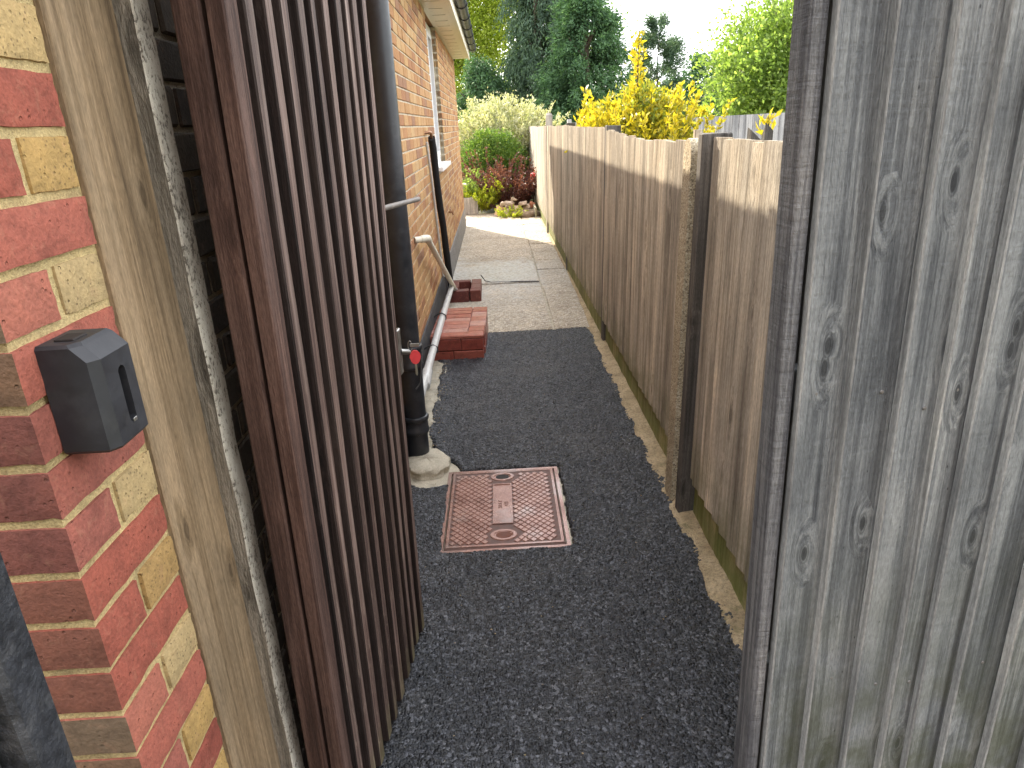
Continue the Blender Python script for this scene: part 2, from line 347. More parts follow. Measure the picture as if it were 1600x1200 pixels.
def mat_ground():
    s = NT('garden_ground'); v = s.wpos(); n1 = s.noise(v, 1.2, 6, .65); n2 = s.noise(v, 40, 4, .7)
    c = s.ramp(n1, [(.35, (.12, .09, .06)), (.5, (.10, .10, .04)), (.65, (.07, .11, .03))])
    c = s.mix(.6, c, s.ramp(n2, [(.3, (.5, .5, .5)), (.7, (1.4, 1.4, 1.3))]), 'MULTIPLY')
    s.col(c); s.bump(n2, .8, .03); return s.rough(.95)
M['ground'] = mat_ground()
M['bed'] = mat_mortar('sub_base', (.30, .26, .2))

M['l_conifer'] = mat_leaf('cypress_leaf', (.05, .085, .058), (.085, .14, .09), (.14, .21, .125), .42)
M['l_conifer2'] = mat_leaf('yew_leaf', (.045, .095, .045), (.075, .15, .07), (.125, .22, .10), .42)
M['l_lime'] = mat_leaf('lime_leaf', (.24, .30, .05), (.36, .42, .08), (.46, .52, .12), .7)
M['l_green'] = mat_leaf('fresh_leaf', (.12, .19, .045), (.20, .29, .07), (.29, .38, .11), .6)
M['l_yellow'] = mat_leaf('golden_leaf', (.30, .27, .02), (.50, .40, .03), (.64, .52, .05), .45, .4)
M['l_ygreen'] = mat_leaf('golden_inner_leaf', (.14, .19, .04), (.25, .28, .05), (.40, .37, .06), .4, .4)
M['l_white'] = mat_leaf('cream_leaf', (.22, .25, .10), (.46, .45, .28), (.60, .58, .45), .35)
M['l_box'] = mat_leaf('hedge_leaf', (.05, .11, .02), (.10, .18, .03), (.20, .28, .05), .4)
M['l_purple'] = mat_leaf('purple_leaf', (.07, .025, .025), (.13, .05, .045), (.22, .09, .07), .35)
M['l_sub'] = mat_leaf('lime_shrub_leaf', (.22, .28, .02), (.34, .38, .03), (.44, .46, .06), .5)

# ------------------------------------------------------------------ mesh helpers
class MB:
    def __init__(s): s.v = []; s.f = []
    def add(s, vs, fs, mat=None):
        o = len(s.v)
        s.v += [tuple(mat @ Vector(v)) if mat is not None else tuple(v) for v in vs]
        s.f += [tuple(i+o for i in f) for f in fs]; return s
    def box(s, x0, x1, y0, y1, z0, z1, mat=None):
        vs = [(x, y, z) for z in (z0, z1) for y in (y0, y1) for x in (x0, x1)]
        return s.add(vs, [(0, 2, 3, 1), (4, 5, 7, 6), (0, 1, 5, 4), (2, 6, 7, 3), (0, 4, 6, 2), (1, 3, 7, 5)], mat)
    def bbox(s, x0, x1, y0, y1, z0, z1, b=.003, mat=None, jit=0, r=rnd):
        """box with chamfered edges"""
        bm = bmesh.new(); bmesh.ops.create_cube(bm, size=1)
        for v in bm.verts: v.co = Vector(((x0+x1)/2+v.co.x*(x1-x0), (y0+y1)/2+v.co.y*(y1-y0), (z0+z1)/2+v.co.z*(z1-z0)))
        bmesh.ops.bevel(bm, geom=list(bm.edges), offset=b, segments=1, affect='EDGES', profile=.5)
        bm.verts.index_update()
        vs = [Vector((v.co.x+r.uniform(-jit, jit), v.co.y+r.uniform(-jit, jit), v.co.z+r.uniform(-jit, jit))) for v in bm.verts]
        fs = [tuple(v.index for v in f.verts) for f in bm.faces]; bm.free()
        return s.add(vs, fs, mat)
    def tube(s, pts, rad, n=12, cap=True):
        pts = [Vector(p) for p in pts]; rads = rad if isinstance(rad, (list, tuple)) else [rad]*len(pts)
        o = len(s.v); up = Vector((.13, .31, .94)).normalized(); prev = None
        for i, p in enumerate(pts):
            d = (pts[min(i+1, len(pts)-1)]-pts[max(i-1, 0)]).normalized()
            if prev is None:
                a = d.cross(up)
                if a.length < .1: a = d.cross(Vector((1, 0, 0)))
                a.normalize()
            else: a = (prev - d*prev.dot(d)).normalized()
            prev = a; b = d.cross(a)
            for k in range(n):
                t = 2*math.pi*k/n; s.v.append(tuple(p+(a*math.cos(t)+b*math.sin(t))*rads[i]))
        for i in range(len(pts)-1):
            for k in range(n): s.f.append((o+i*n+k, o+i*n+(k+1) % n, o+(i+1)*n+(k+1) % n, o+(i+1)*n+k))
        if cap: s.f.append(tuple(o+k for k in range(n))[::-1]); s.f.append(tuple(o+(len(pts)-1)*n+k for k in range(n)))
        return s
    def lathe(s, prof, n=24, loc=(0, 0, 0)):
        o = len(s.v)
        for r_, z in prof:
            for k in range(n): t = 2*math.pi*k/n; s.v.append((loc[0]+r_*math.cos(t), loc[1]+r_*math.sin(t), loc[2]+z))
        for i in range(len(prof)-1):
            for k in range(n): s.f.append((o+i*n+k, o+i*n+(k+1) % n, o+(i+1)*n+(k+1) % n, o+(i+1)*n+k))
        return s
    def prism(s, poly, z0, z1, mat=None):
        n = len(poly); vs = [(*p, z0) for p in poly]+[(*p, z1) for p in poly]
        fs = [tuple(range(n))[::-1], tuple(range(n, 2*n))]+[(i, (i+1) % n, n+(i+1) % n, n+i) for i in range(n)]
        return s.add(vs, fs, mat)
    def mesh(s, name, mat, smooth=False):
        me = bpy.data.meshes.new(name); me.from_pydata(s.v, [], s.f); me.update()
        if mat: me.materials.append(M[mat] if isinstance(mat, str) else mat)
        if smooth: 
            me.polygons.foreach_set('use_smooth', [True]*len(me.polygons))
            try: me.set_sharp_from_angle(angle=R(40))
            except Exception: pass
        return me
    def build(s, name, mat, parent=None, smooth=False, **kw): return link(name, s.mesh(name, mat, smooth), parent, **kw)

def link(name, me, parent=None, loc=None, rot=None, scale=None, label=None, kind=None):
    o = bpy.data.objects.new(name, me); COL.objects.link(o)
    if parent is not None: o.parent = parent
    if loc is not None: o.location = loc
    if rot is not None: o.rotation_euler = rot
    if scale is not None: o.scale = scale
    if label: o['label'] = label
    if kind: o['kind'] = kind
    return o
def thing(name, label, cat, loc=(0, 0, 0), rotz=0, group=None):
    o = bpy.data.objects.new(name, None); COL.objects.link(o); o.empty_display_size = .1
    o.location = loc; o.rotation_euler = (0, 0, rotz); return tag(o, label, cat, group)
def tag(o, label, cat, group=None):
    o['label'] = label; o['category'] = cat
    if group: o['group'] = group
    return o

def quads_mesh(name, V, mat, per=4):
    """V: (N,4,3) array of quads -> mesh"""
    n = V.shape[0]; me = bpy.data.meshes.new(name)
    me.vertices.add(n*4); me.vertices.foreach_set('co', V.reshape(-1).astype(np.float32))
    me.loops.add(n*4); me.loops.foreach_set('vertex_index', np.arange(n*4, dtype=np.int32))
    me.polygons.add(n); me.polygons.foreach_set('loop_start', np.arange(0, n*4, 4, dtype=np.int32))
    me.update(); me.validate(); me.materials.append(M[mat]); return me
def leaf_quads(P, D, ln, wd, curl=.25):
    """diamond leaves at P pointing along D"""
    n = len(P); D = D/np.maximum(np.linalg.norm(D, axis=1, keepdims=True), 1e-6)
    A = np.cross(D, rng.normal(size=(n, 3))); A /= np.maximum(np.linalg.norm(A, axis=1, keepdims=True), 1e-6)
    N = np.cross(A, D); l = (ln*rng.uniform(.65, 1.3, n))[:, None]; wv = (wd*rng.uniform(.7, 1.25, n))[:, None]
    V = np.stack([P, P+D*l*.5+A*wv*.5+N*l*curl*.3, P+D*l-N*l*curl*.2, P+D*l*.5-A*wv*.5+N*l*curl*.3], 1); return V

# ------------------------------------------------------------------ SETTING: ground, paths
MB().box(-300, 300, -60, 500, -.5, -.06).build('ground', 'ground', kind='structure')
# sub-base under the alley
MB().box(-.60, .80, -1.5, 14.2, -.3, -.022)  .build('sub_base', 'concrete', kind='structure')

# manhole extent
MX0, MX1, MY0, MY1 = -.300, .198, 2.44, 3.105
def wob(t, a=.012, f=6, seed=0): return a*noise.noise(Vector((t*f, seed*7.3, 1.7))) + a*.5*noise.noise(Vector((t*f*4.1, seed*3.1, 9.2)))
def tarmac():
    g = .0044; xs = np.arange(-.62, .80, g); ys = np.arange(-.6, 5.66, g)
    X, Y = np.meshgrid(xs, ys)
    # right edge follows the mortar line; measured from the photograph
    ey = [-.6, 1.2, 1.88, 2.33, 2.62, 2.75, 3.1, 3.42, 4.0, 4.46, 5.0, 5.58, 5.7]
    ex = [.725, .725, .73, .718, .715, .74, .715, .70, .708, .71, .695, .695, .695]
    er = np.interp(ys, ey, ex) + np.array([wob(y, .012, 3.5, 1) for y in ys])
    el = np.interp(ys, [-.6, 3.05, 3.2, 3.35, 3.6, 4.4, 4.85, 4.95, 5.7], [-.56, -.56, -.33, -.40, -.46, -.475, -.47, -.545, -.545]) + np.array([wob(y, .012, 9, 2) for y in ys])
    # concrete blob bay between manhole and pipe
    yend = 5.585 + np.array([wob(x, .006, 8, 3) for x in xs])
    mask = (X < er[:, None]) & (X > el[:, None]) & (Y < yend[None, :])
    hx0, hx1, hy0, hy1 = MX0-.012, MX1+.026, MY0-.016, MY1+.030
    wx = np.array([wob(y, .012, 11, 4) for y in ys]); wx2 = np.array([wob(y, .012, 11, 5) for y in ys])
    wy = np.array([wob(x, .010, 11, 6) for x in xs]); wy2 = np.array([wob(x, .012, 9, 8) for x in xs])
    mask &= ~((X > hx0+wx[:, None]) & (X < hx1+wx2[:, None]) & (Y > hy0+wy[None, :]) & (Y < hy1+wy2[None, :]))
    mask &= ~(((X+.40)/.135)**2 + ((Y-3.13)/.16)**2 < 1)
    def sm(a, k):
        for _ in range(k): a = (a + np.roll(a, 1, 0)+np.roll(a, -1, 0)+np.roll(a, 1, 1)+np.roll(a, -1, 1))/5
        return a
    inner = sm(mask.astype(float), 9)
    sp_ = .0105; gx = np.floor(X/sp_).astype(int); gy = np.floor(Y/sp_).astype(int)
    gx -= gx.min(); gy -= gy.min(); nx_, ny_ = gx.max()+3, gy.max()+3
    jx = rng.uniform(-.42, .42, (ny_+2, nx_+2)); jy = rng.uniform(-.42, .42, (ny_+2, nx_+2)); sh = rng.normal(size=(ny_+2, nx_+2))
    fx = X/sp_-np.floor(X/sp_); fy = Y/sp_-np.floor(Y/sp_); best = np.full(X.shape, 9.); bh = np.zeros(X.shape)
    for oy in (-1, 0, 1):
        for ox in (-1, 0, 1):
            ii, jj = gy+oy+1, gx+ox+1
            dd = (ox+.5+jx[ii, jj]-fx)**2+(oy+.5+jy[ii, jj]-fy)**2
            m_ = dd < best; best = np.where(m_, dd, best); bh = np.where(m_, sh[ii, jj], bh)
    r2 = sm(rng.normal(size=X.shape), 12); r3 = sm(rng.normal(size=X.shape), 90)
    Z = np.sqrt(np.maximum(0, .55-best))*.0062 - .0035 + bh*.0016 + r2*.004 + r3*.05
    Z = Z - np.clip(.95-inner, 0, 1)*.022
    Z = np.where(mask, Z, -.03)
    Xj = X+rng.normal(size=X.shape)*.0006; Yj = Y+rng.normal(size=X.shape)*.0006
    V = np.stack([Xj, Yj, Z], -1).reshape(-1, 3)
    ny, nx = X.shape; idx = np.arange(ny*nx).reshape(ny, nx)
    cell = mask[:-1, :-1] | mask[1:, :-1] | mask[:-1, 1:] | mask[1:, 1:]
    q = np.stack([idx[:-1, :-1], idx[:-1, 1:], idx[1:, 1:], idx[1:, :-1]], -1)[cell]
    me = bpy.data.meshes.new('tarmac_path'); used = np.unique(q); re = np.zeros(ny*nx, np.int32); re[used] = np.arange(len(used))
    q = re[q]; V = V[used]; n = len(q)
    me.vertices.add(len(V)); me.vertices.foreach_set('co', V.reshape(-1).astype(np.float32))
    me.loops.add(n*4); me.loops.foreach_set('vertex_index', q.reshape(-1).astype(np.int32))
    me.polygons.add(n); me.polygons.foreach_set('loop_start', np.arange(0, n*4, 4, dtype=np.int32))
    me.update(); me.validate(); me.materials.append(M['tarmac']); me.polygons.foreach_set('use_smooth', [True]*n)
    link('tarmac_path', me, kind='structure')
tarmac()

# sandy mortar strip between tarmac and fence
def mortar_strip():
    b = MB(); prev = None; ys = np.arange(-.4, 13.2, .03)
    for y in ys:
        x0 = np.interp(y, [-.4, 5.6, 7.7, 9.7, 13], [.67, .66, .685, .70, .70])+wob(y, .014, 5, 11) if y < 5.6 else np.interp(y, [5.6, 7.7, 9.7, 13], [.69, .735, .735, .745])+wob(y, .012, 4, 12)
        x1 = .775; h = .006+wob(y, .010, 6, 13)
        ring = [(x0, y, -.022), (x0+.012, y, -.004+h*.5), ((x0+x1)/2+wob(y, .02, 9, 14), y, .002+h), (x1, y, .010+h)]
        o = len(b.v); b.v += ring
        if prev is not None:
            for k in range(3): b.f.append((prev+k, prev+k+1, o+k+1, o+k))
        prev = o
    b.build('mortar_edging', 'bedding', smooth=True, kind='structure')
mortar_strip()

# concrete path beyond the tarmac: slabs
pth = MB().box(-.60, .76, 5.55, 13.35, -.05, -.014).build('concrete_path', 'concrete', kind='structure')
def slab(x0, x1, y0, y1, z=0.0, tilt=0):
    b = MB().bbox(x0, x1, y0, y1, -.05, 0, .006, jit=.003)
    b.build('slab', 'slab', pth, loc=(0, 0, z))
lj = [5.60, 7.46, 8.98, 10.6, 12.05, 13.25]
for i in range(len(lj)-1): slab(-.60+(.0), .395+wob(i, .02, 3, 20), lj[i]+.006, lj[i+1]-.006, [-.006, .012, .002, .0, .003][i])
rj = [5.60, 7.15, 8.12, 8.72, 9.35, 10.0, 10.7, 11.4, 12.1, 12.8, 13.25]
for i in range(len(rj)-1): slab(.41+wob(i, .01, 3, 21), .73, rj[i]+.005, rj[i+1]-.005, rnd.uniform(-.004, .004))
# garden paving beyond the house corner
MB().box(-7, .76, 13.255, 14.0, -.05, -.004).build('garden_paving', 'slab', kind='structure')
MB().box(-7, -.63, 12.3, 13.24, -.05, -.006).build('side_paving', 'slab', kind='structure')

# ------------------------------------------------------------------ HOUSE
HROT = math.atan(.0030)
house = thing('brick_house', 'yellow brick house with red brick front corner along left of the path', 'house', (-.549, .752, 0), HROT)
HL = 11.5  # length along local y
WY0, WY1, WZ0, WZ1 = 6.35, 7.62, 1.22, 2.60      # window opening (local y, z)
# core (mortar) with the window left open
core = MB()
XB = -.006
core.box(-6.5, XB, .2325, WY0, -.2, 2.62); core.box(-6.5, XB, WY1, HL, -.2, 2.62); core.box(-6.5, XB, WY0, WY1, -.2, WZ0); core.box(-6.5, -.14, WY0, WY1, WZ0, 2.62)
core.build('wall', 'mortar_h', house)
MB().box(-.45, -.0062, .0068, .232, -.15, 2.6).build('corner_mortar', 'mortar', house)
BH, CO = .0655, .075
def bmesh_brick(wx, wy, h, key, mat, jit=.0016, bev=.004):
    return MB().bbox(-wx/2, wx/2, -wy/2, wy/2, -h/2, h/2, bev, jit=jit).mesh('brick_'+key, mat)
PHZ = .045+.005
# --- corner bricks: return face (x=0 plane), and front face (y=0 plane)
V = {}
def vmesh(kind, mat, wx, wy):
    k = (kind, mat, round(wx, 3), round(wy, 3))
    if k not in V: V[k] = [bmesh_brick(wx, wy, BH, kind, mat) for _ in range(3)]
    return rnd.choice(V[k])
def rough_brick(wx, wy, h, mat, front=None, seed=0):
    bm = bmesh.new(); bmesh.ops.create_cube(bm, size=1)
    for v in bm.verts: v.co = Vector((v.co.x*wx, v.co.y*wy, v.co.z*h))
    bmesh.ops.subdivide_edges(bm, edges=[e for e in bm.edges if abs(e.verts[0].co.z-e.verts[1].co.z) < .001], cuts=7, use_grid_fill=True)
    bmesh.ops.subdivide_edges(bm, edges=[e for e in bm.edges if abs(e.verts[0].co.z-e.verts[1].co.z) > .02], cuts=4, use_grid_fill=True)
    for v in bm.verts:
        c = v.co.copy(); ex = abs(abs(c.x)-wx/2) < 1e-4; ey = abs(abs(c.y)-wy/2) < 1e-4; ez = abs(abs(c.z)-h/2) < 1e-4
        ne = ex+ey+ez; q = c*60+Vector((seed*13.7, seed*5.1, 0)); nn = noise.noise(q); n2 = noise.noise(c*170+Vector((seed*3.3, 0, 0)))
        d = c.normalized()
        if ne >= 2: v.co = c*(1-.0)-Vector((math.copysign(1, c.x)*ex, math.copysign(1, c.y)*ey, math.copysign(1, c.z)*ez))*(.0012+max(0, nn)*.0026+max(0, n2)*.0014)
        else: v.co = c+Vector((math.copysign(1, c.x)*ex, math.copysign(1, c.y)*ey, math.copysign(1, c.z)*ez))*(nn*.0011+n2*.0007)
    me = bpy.data.meshes.new('corner_brick'); bm.to_mesh(me); bm.free(); me.materials.append(M[mat])
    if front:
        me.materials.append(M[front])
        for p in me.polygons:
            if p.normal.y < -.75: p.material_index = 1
    me.polygons.foreach_set('use_smooth', [True]*len(me.polygons)); me.set_sharp_from_angle(angle=R(35))
    return me
def cmesh(kind, mat, wx, wy):
    """corner brick: its front (-y) face is the darker front facing"""
    k = ('c'+kind, mat)
    if k not in V:
        V[k] = []
        for _ in range(4):
            V[k].append(rough_brick(wx, wy, BH, mat, 'b_front', len(V)*7+_))
    return rnd.choice(V[k])
nbr = 0
def put(me, x, y, z, rz=0):
    global nbr; nbr += 1
    return link('brick', me, house, loc=(x, y, z), rot=(rnd.uniform(-.004, .004), rnd.uniform(-.003, .003), rz))
for k in range(4, 26):
    z = PHZ+k*CO+BH/2
    dx = rnd.uniform(-.0015, .0015)
    if k % 2:   # full stretcher on the return, header on the front
        put(cmesh('s', 'b_red', .1025, .2225), -.05125+dx, .2225/2+.002, z)
        put(vmesh('fs', 'b_front', .215, .02), -.1125-.1075, .010, z)
    else:
        put(cmesh('h', 'b_red' if k < 22 else 'b_yellow', .215, .108), -.1075+dx, .054+.002, z)
        put(rough_brick(.06, .1035, BH, 'b_yellow', None, k), -.030+dx, .121+.05175, z)
        put(vmesh('fs2', 'b_front', .1025, .02), -.225-.051, .010, z)
# front face backing colour is the same mortar
MB().box(-6.5, -.451, .0068, .2, -.2, 2.62).build('front_wall', 'mortar', house)
# --- side wall bricks
cand = []
for k in range(0, 34):
    z = PHZ+k*CO+BH/2
    if z+BH/2 > 2.615: break
    pos = .245-(.1125 if k % 2 else 0); hdr = False
    i = 0
    while pos < HL:
        ln = .215 if not (k % 2 == 0 and False) else .1025
        y0, y1 = max(pos, .245), min(pos+ln, HL)
        pos += ln+.010
        if y1-y0 < .03: continue
        segs = [(y0, y1)]
        if WZ0-.02 < z < WZ1+.1:
            ns = []
            for a, b in segs:
                if b <= WY0 or a >= WY1: ns.append((a, b)); continue
                if a < WY0-.02: ns.append((a, WY0))
                if b > WY1+.02: ns.append((WY1, b))
            segs = ns
        for a, b in segs: cand.append((a, b, z))
def score(c):
    a, b, z = c
    if z < .36 and a > 2: return 0
    y = .752+(a+b)/2
    if 1.62 < y < 3.25: return 0
    ps = [project((-.549-.003*(yy-.75), yy, zz)) for yy in (.752+a, .752+b) for zz in (z-BH/2, z+BH/2)]
    if any(p is None for p in ps): return 0
    u = [p[0] for p in ps]; v = [p[1] for p in ps]
    if max(u) < 0 or min(u) > 1600 or max(v) < 0 or min(v) > 1200: return 0
    return (max(u)-min(u))*(max(v)-min(v))
cand.sort(key=score, reverse=True)
NI = max(0, 298-nbr); joined = MB()
for i, (a, b, z) in enumerate(cand):
    y = (a+b)/2; dx = rnd.uniform(-.0015, .0015)
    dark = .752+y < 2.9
    if i < NI:
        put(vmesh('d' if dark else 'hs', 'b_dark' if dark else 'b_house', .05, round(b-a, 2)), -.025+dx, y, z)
    else:
        joined.bbox(-.05+dx, dx, a, b, z-BH/2, z+BH/2, .004)
joined.build('brickwork', 'b_house_j', house, kind='stuff')
# plinth
MB().bbox(-.05, .010, 2.35, 6.95, -.1, .30, .004).build('plinth', 'bitumen', house, label='black bitumen painted plinth')
MB().bbox(-.05, .012, 6.951, HL+.004, -.1, .31, .004).build('plinth', 'render', house, label='grey rendered plinth')
# end wall bricks (far gable side seen only from a step aside): plain joined brickwork
eb = MB()
for k in range(0, 34):
    z = PHZ+k*CO+BH/2
    if z+BH/2 > 2.615: break
    for j in range(12): eb.bbox(-.215-.225*j-(.1125 if k % 2 else 0), -.225*j-(.1125 if k % 2 else 0), HL-.03, HL+.006, z-BH/2, z+BH/2, .004)
eb.build('brickwork', 'b_house_j', house, kind='stuff')
# window
wn = MB()
fx0, fx1 = -.115, -.055
wn.box(fx0, fx1, WY0, WY0+.065, WZ0+.03, WZ1); wn.box(fx0, fx1, WY1-.065, WY1, WZ0+.03, WZ1)
wn.box(fx0, fx1, WY0+.065, WY1-.065, WZ0+.03, WZ0+.10); wn.box(fx0, fx1, WY0+.065, WY1-.065, WZ1-.07, WZ1); 
wn.box(fx0+.003, fx1-.003, (WY0+WY1)/2-.03, (WY0+WY1)/2+.03, WZ0+.10, WZ1-.07)
win = wn.build('window', 'upvc', house, label='white framed side window')
sash = MB()
for a, b in ((WY0+.066, (WY0+WY1)/2-.031), ((WY0+WY1)/2+.031, WY1-.066)):
    for (c, d, e, f_) in ((a, a+.045, WZ0+.101, WZ1-.071), (b-.045, b, WZ0+.101, WZ1-.071), (a+.045, b-.045, WZ0+.101, WZ0+.146), (a+.045, b-.045, WZ1-.116, WZ1-.071)):
        sash.box(fx1-.04, fx1+.008, c, d, e, f_)
sash.build('sash', 'upvc', win)
for a, b in ((WY0+.112, (WY0+WY1)/2-.077), ((WY0+WY1)/2+.077, WY1-.112)):
    MB().box(fx0+.02, fx0+.026, a, b, WZ0+.147, WZ1-.117).build('pane', 'glass', win)
MB().bbox(-.11, .055, WY0-.03, WY1+.06, WZ0-.015, WZ0+.028, .005).build('sill', 'upvc', win)
# soffit, fascia, gutter, roof
SZ = 2.622
MB().box(-.02, .235, -.25, HL+.02, SZ, SZ+.010).build('soffit', 'soffit', house)
for i in range(28): MB().box(.03, .16, .4+i*.4, .404+i*.4, SZ-.004, SZ).build('soffit_joint', 'white_pl', house)
MB().box(.236, .254, -.25, HL+.03, SZ-.025, SZ+.17).build('fascia', 'soffit', house)
gut = MB(); ng = 10; prof = [(.256+.055+.055*math.cos(math.pi+math.pi*i/ng), SZ+.135+.055*math.sin(math.pi+math.pi*i/ng)) for i in range(ng+1)]
prof2 = [(.256+.055+.051*math.cos(math.pi+math.pi*i/ng), SZ+.1355+.051*math.sin(math.pi+math.pi*i/ng)) for i in range(ng+1)][::-1]
pl = prof+prof2; n_ = len(pl)
gv = [(x, -.28, z) for x, z in pl]+[(x, HL+.05, z) for x, z in pl]
gut.add(gv, [(i, (i+1) % n_, n_+(i+1) % n_, n_+i) for i in range(n_)]+[tuple(range(n_))[::-1], tuple(range(n_, 2*n_))])
gutter = gut.build('gutter', 'black_pl', house, smooth=True)
gb = MB()
br = [(.256+.055+.064*math.cos(math.pi+math.pi*i/8), SZ+.135+.064*math.sin(math.pi+math.pi*i/8)) for i in range(9)]
br2 = [(.256+.055+.057*math.cos(math.pi+math.pi*i/8), SZ+.135+.057*math.sin(math.pi+math.pi*i/8)) for i in range(9)][::-1]
bp = br+br2; nb_ = len(bp)
gb.add([(x, -.035, z) for x, z in bp]+[(x, .035, z) for x, z in bp], [(i, (i+1) % nb_, nb_+(i+1) % nb_, nb_+i) for i in range(nb_)]+[tuple(range(nb_))[::-1], tuple(range(nb_, 2*nb_))])
gbm = gb.mesh('gutter_bracket', 'black_pl')
for i in range(14): link('gutter_bracket', gbm, gutter, loc=(0, .5+i*.82+.03, 0))
# roof: slope from the eave to a ridge, with tile courses
rb = MB(); PIT = R(32)
mrf = Matrix.Translation((.30, 0, SZ+.175)) @ Matrix.Rotation(PIT, 4, 'Y')
nco = 14
for i in range(nco):
    rb.box(-.30*(i+1)-.06, -.30*i, -.3, HL+.06, .0+.004, .018+.004, mrf @ Matrix.Rotation(-.06, 4, 'Y') if False else mrf @ Matrix.Translation((0, 0, .018*(i % 2))))
rb.build('roof', 'tile_roof', house)
gbl = MB(); rl = .30*nco*math.cos(PIT); rh = .30*nco*math.sin(PIT)
gbl.add([(.2, .0, SZ+.012), (-6.4, .0, SZ+.012), (-rl+.25, .0, SZ+rh+.1), (.2, HL, SZ+.012), (-6.4, HL, SZ+.012), (-rl+.25, HL, SZ+rh+.1)], [(0, 1, 2), (3, 5, 4), (1, 4, 5, 2), (0, 3, 4, 1)])
gbl.build('gable', 'b_house_j', house)

# ------------------------------------------------------------------ gate post on the left
gp = thing('gate_post', 'brown timber gate post fixed to the brick corner with white flaking stop batten', 'gate post', (-.566, .98, 0))
def plank(w, t, h, seg=14, wobx=.0, woby=.0, bev=.004, seed=0, t1=None, chip=.0):
    """plank: x 0..w, y -t..0 (front at -y), z 0..h; t1 = thickness at x=w (feather edge)"""
    t1 = t if t1 is None else t1; b = MB()
    for i in range(seg+1):
        z = h*i/seg; a = wobx*noise.noise(Vector((seed*3.7, z*1.3, 0))); c = wobx*noise.noise(Vector((seed*3.7+50, z*1.6, 0))); d = woby*noise.noise(Vector((seed*5.1, z*.9, 7)))
        e = bev
        b.v += [(a+e, -t+d, z), (w+c-e, -t1+d, z), (w+c, -t1+d+min(e, t1*.4), z), (w+c, d, z), (a, d, z), (a, -t+d+e, z)]
        if i:
            o = 6*i
            for k in range(6): b.f.append((o-6+k, o-6+(k+1) % 6, o+(k+1) % 6, o+k))
    b.f.append((0, 1, 2, 3, 4, 5)[::-1]); o = 6*seg; b.f.append((o, o+1, o+2, o+3, o+4, o+5)); return b
# post: face towards the path is x = .020
plank(.186, .045, 2.42, 20, .002, .001, .003, 9).build('post', 'gatepost', gp, loc=(-.025, .0, -.02), rot=(0, 0, R(90)))
stop = MB()
for i in range(41):
    z = -.02+2.42*i/40; a = .0022*noise.noise(Vector((z*7, 1, 2))); c = .004*noise.noise(Vector((z*9, 5, 2)))
    stop.v += [(.010, .1855, z), (.044+a, .1855+a, z), (.0465+a, .1885, z), (.0455+a, .243+c, z), (.010, .243, z)]
    if i:
        o = 5*i
        for k in range(5): stop.f.append((o-5+k, o-5+(k+1) % 5, o+(k+1) % 5, o+k))
stop.f += [(4, 3, 2, 1, 0), tuple(200+k for k in range(5))]
me = stop.mesh('stop_batten', 'paintflake'); me.materials.append(M['batten_grey'])
for p in me.polygons:
    if p.normal.y < -.8: p.material_index = 1
link('stop_batten', me, gp, label='flaking white painted stop batten')

# ------------------------------------------------------------------ key safe on the brick corner
ks = thing('key_safe', 'black rubber covered key safe box screwed to red brick corner', 'key safe', (-.549, .79, 1.245))
def keysafe():
    b = MB(); H = .140; D = .066; W_ = .080; ch = .013
    # outline in (x out, y) : front (-y) face, chamfer, face (+x)
    base = [(0, 0), (0, W_), (D, W_), (D, ch), (D-ch*.75, 0)]
    def ringat(z, ins, tilt=0): return [(x-(ins if x > .01 else 0), y+(ins if y < W_*.5 else -ins), z+tilt) for x, y in base]
    rings = [ringat(0, .005), ringat(.005, 0), ringat(H-.022, 0), ringat(H-.004, .0), ringat(H, .004)]
    # top front corner chamfer: pull the outer points of the upper rings
    for k in (3, 4):
        rings[k] = [(x-(.016 if x > D-ch-.01 else 0), y+(.0 if y > .01 else 0), z) for x, y, z in rings[k]]
    for r_ in rings: b.v += r_
    for i in range(len(rings)-1):
        for k in range(5):
            if k == 2 and i == 1: continue           # +x face: left open for the slot
            b.f.append((i*5+k, (i*5+(k+1) % 5), (i+1)*5+(k+1) % 5, (i+1)*5+k))
    b.f.append((4, 3, 2, 1, 0)); b.f.append(tuple(20+k for k in range(5)))
    # slotted face between (D, W_) .. (D, ch), z .005 .. H-.022
    z0, z1 = .005, H-.022; cy = (W_+ch)/2+.004; hw = .0085; sz0, sz1 = .022, .098
    n = 24; outer = []; inner = []
    for k in range(n):
        t = 2*math.pi*k/n; c_, s_ = math.cos(t), math.sin(t)
        yy, zz = (c_, s_); m_ = max(abs(yy), abs(zz)); outer.append((D, (W_+ch)/2+yy/m_*(W_-ch)/2, (z0+z1)/2+zz/m_*(z1-z0)/2))
        hz = (sz1-sz0)/2-hw; inner.append((cy+c_*hw, (sz0+sz1)/2+s_*hw+(hz if s_ > 0.001 else -hz if s_ < -.001 else 0)))
    o = len(b.v); b.v += outer+[(D, y, z) for y, z in inner]+[(D-.016, y, z) for y, z in inner]
    for k in range(n):
        j = (k+1) % n; b.f += [(o+k, o+j, o+n+j, o+n+k), (o+n+k, o+n+j, o+2*n+j, o+2*n+k)]
    b.f.append(tuple(o+2*n+k for k in range(n)))
    return b
keysafe().build('cover', 'rubber', ks)
MB().bbox(.012, .036, .02, .05, .137, .1425, .001).build('top_slot', 'iron_dark', ks)
MB().bbox(.066, .0675, .048, .056, .022, .027, .0005).build('worn_mark', 'steel', ks)

# black post at the left edge
bpst = thing('black_post', 'rough black painted post in front of the red brick corner', 'post', (-.62, .50, 0))
plank(.105, .05, 1.75, 16, .002, .002, .006, 3).build('post', 'black_paint', bpst, loc=(0, .108, 0))
plank(.060, .012, 1.70, 12, .001, .001, .003, 4).build('cover_strip', 'black_paint', bpst, loc=(.02, .049, 0))

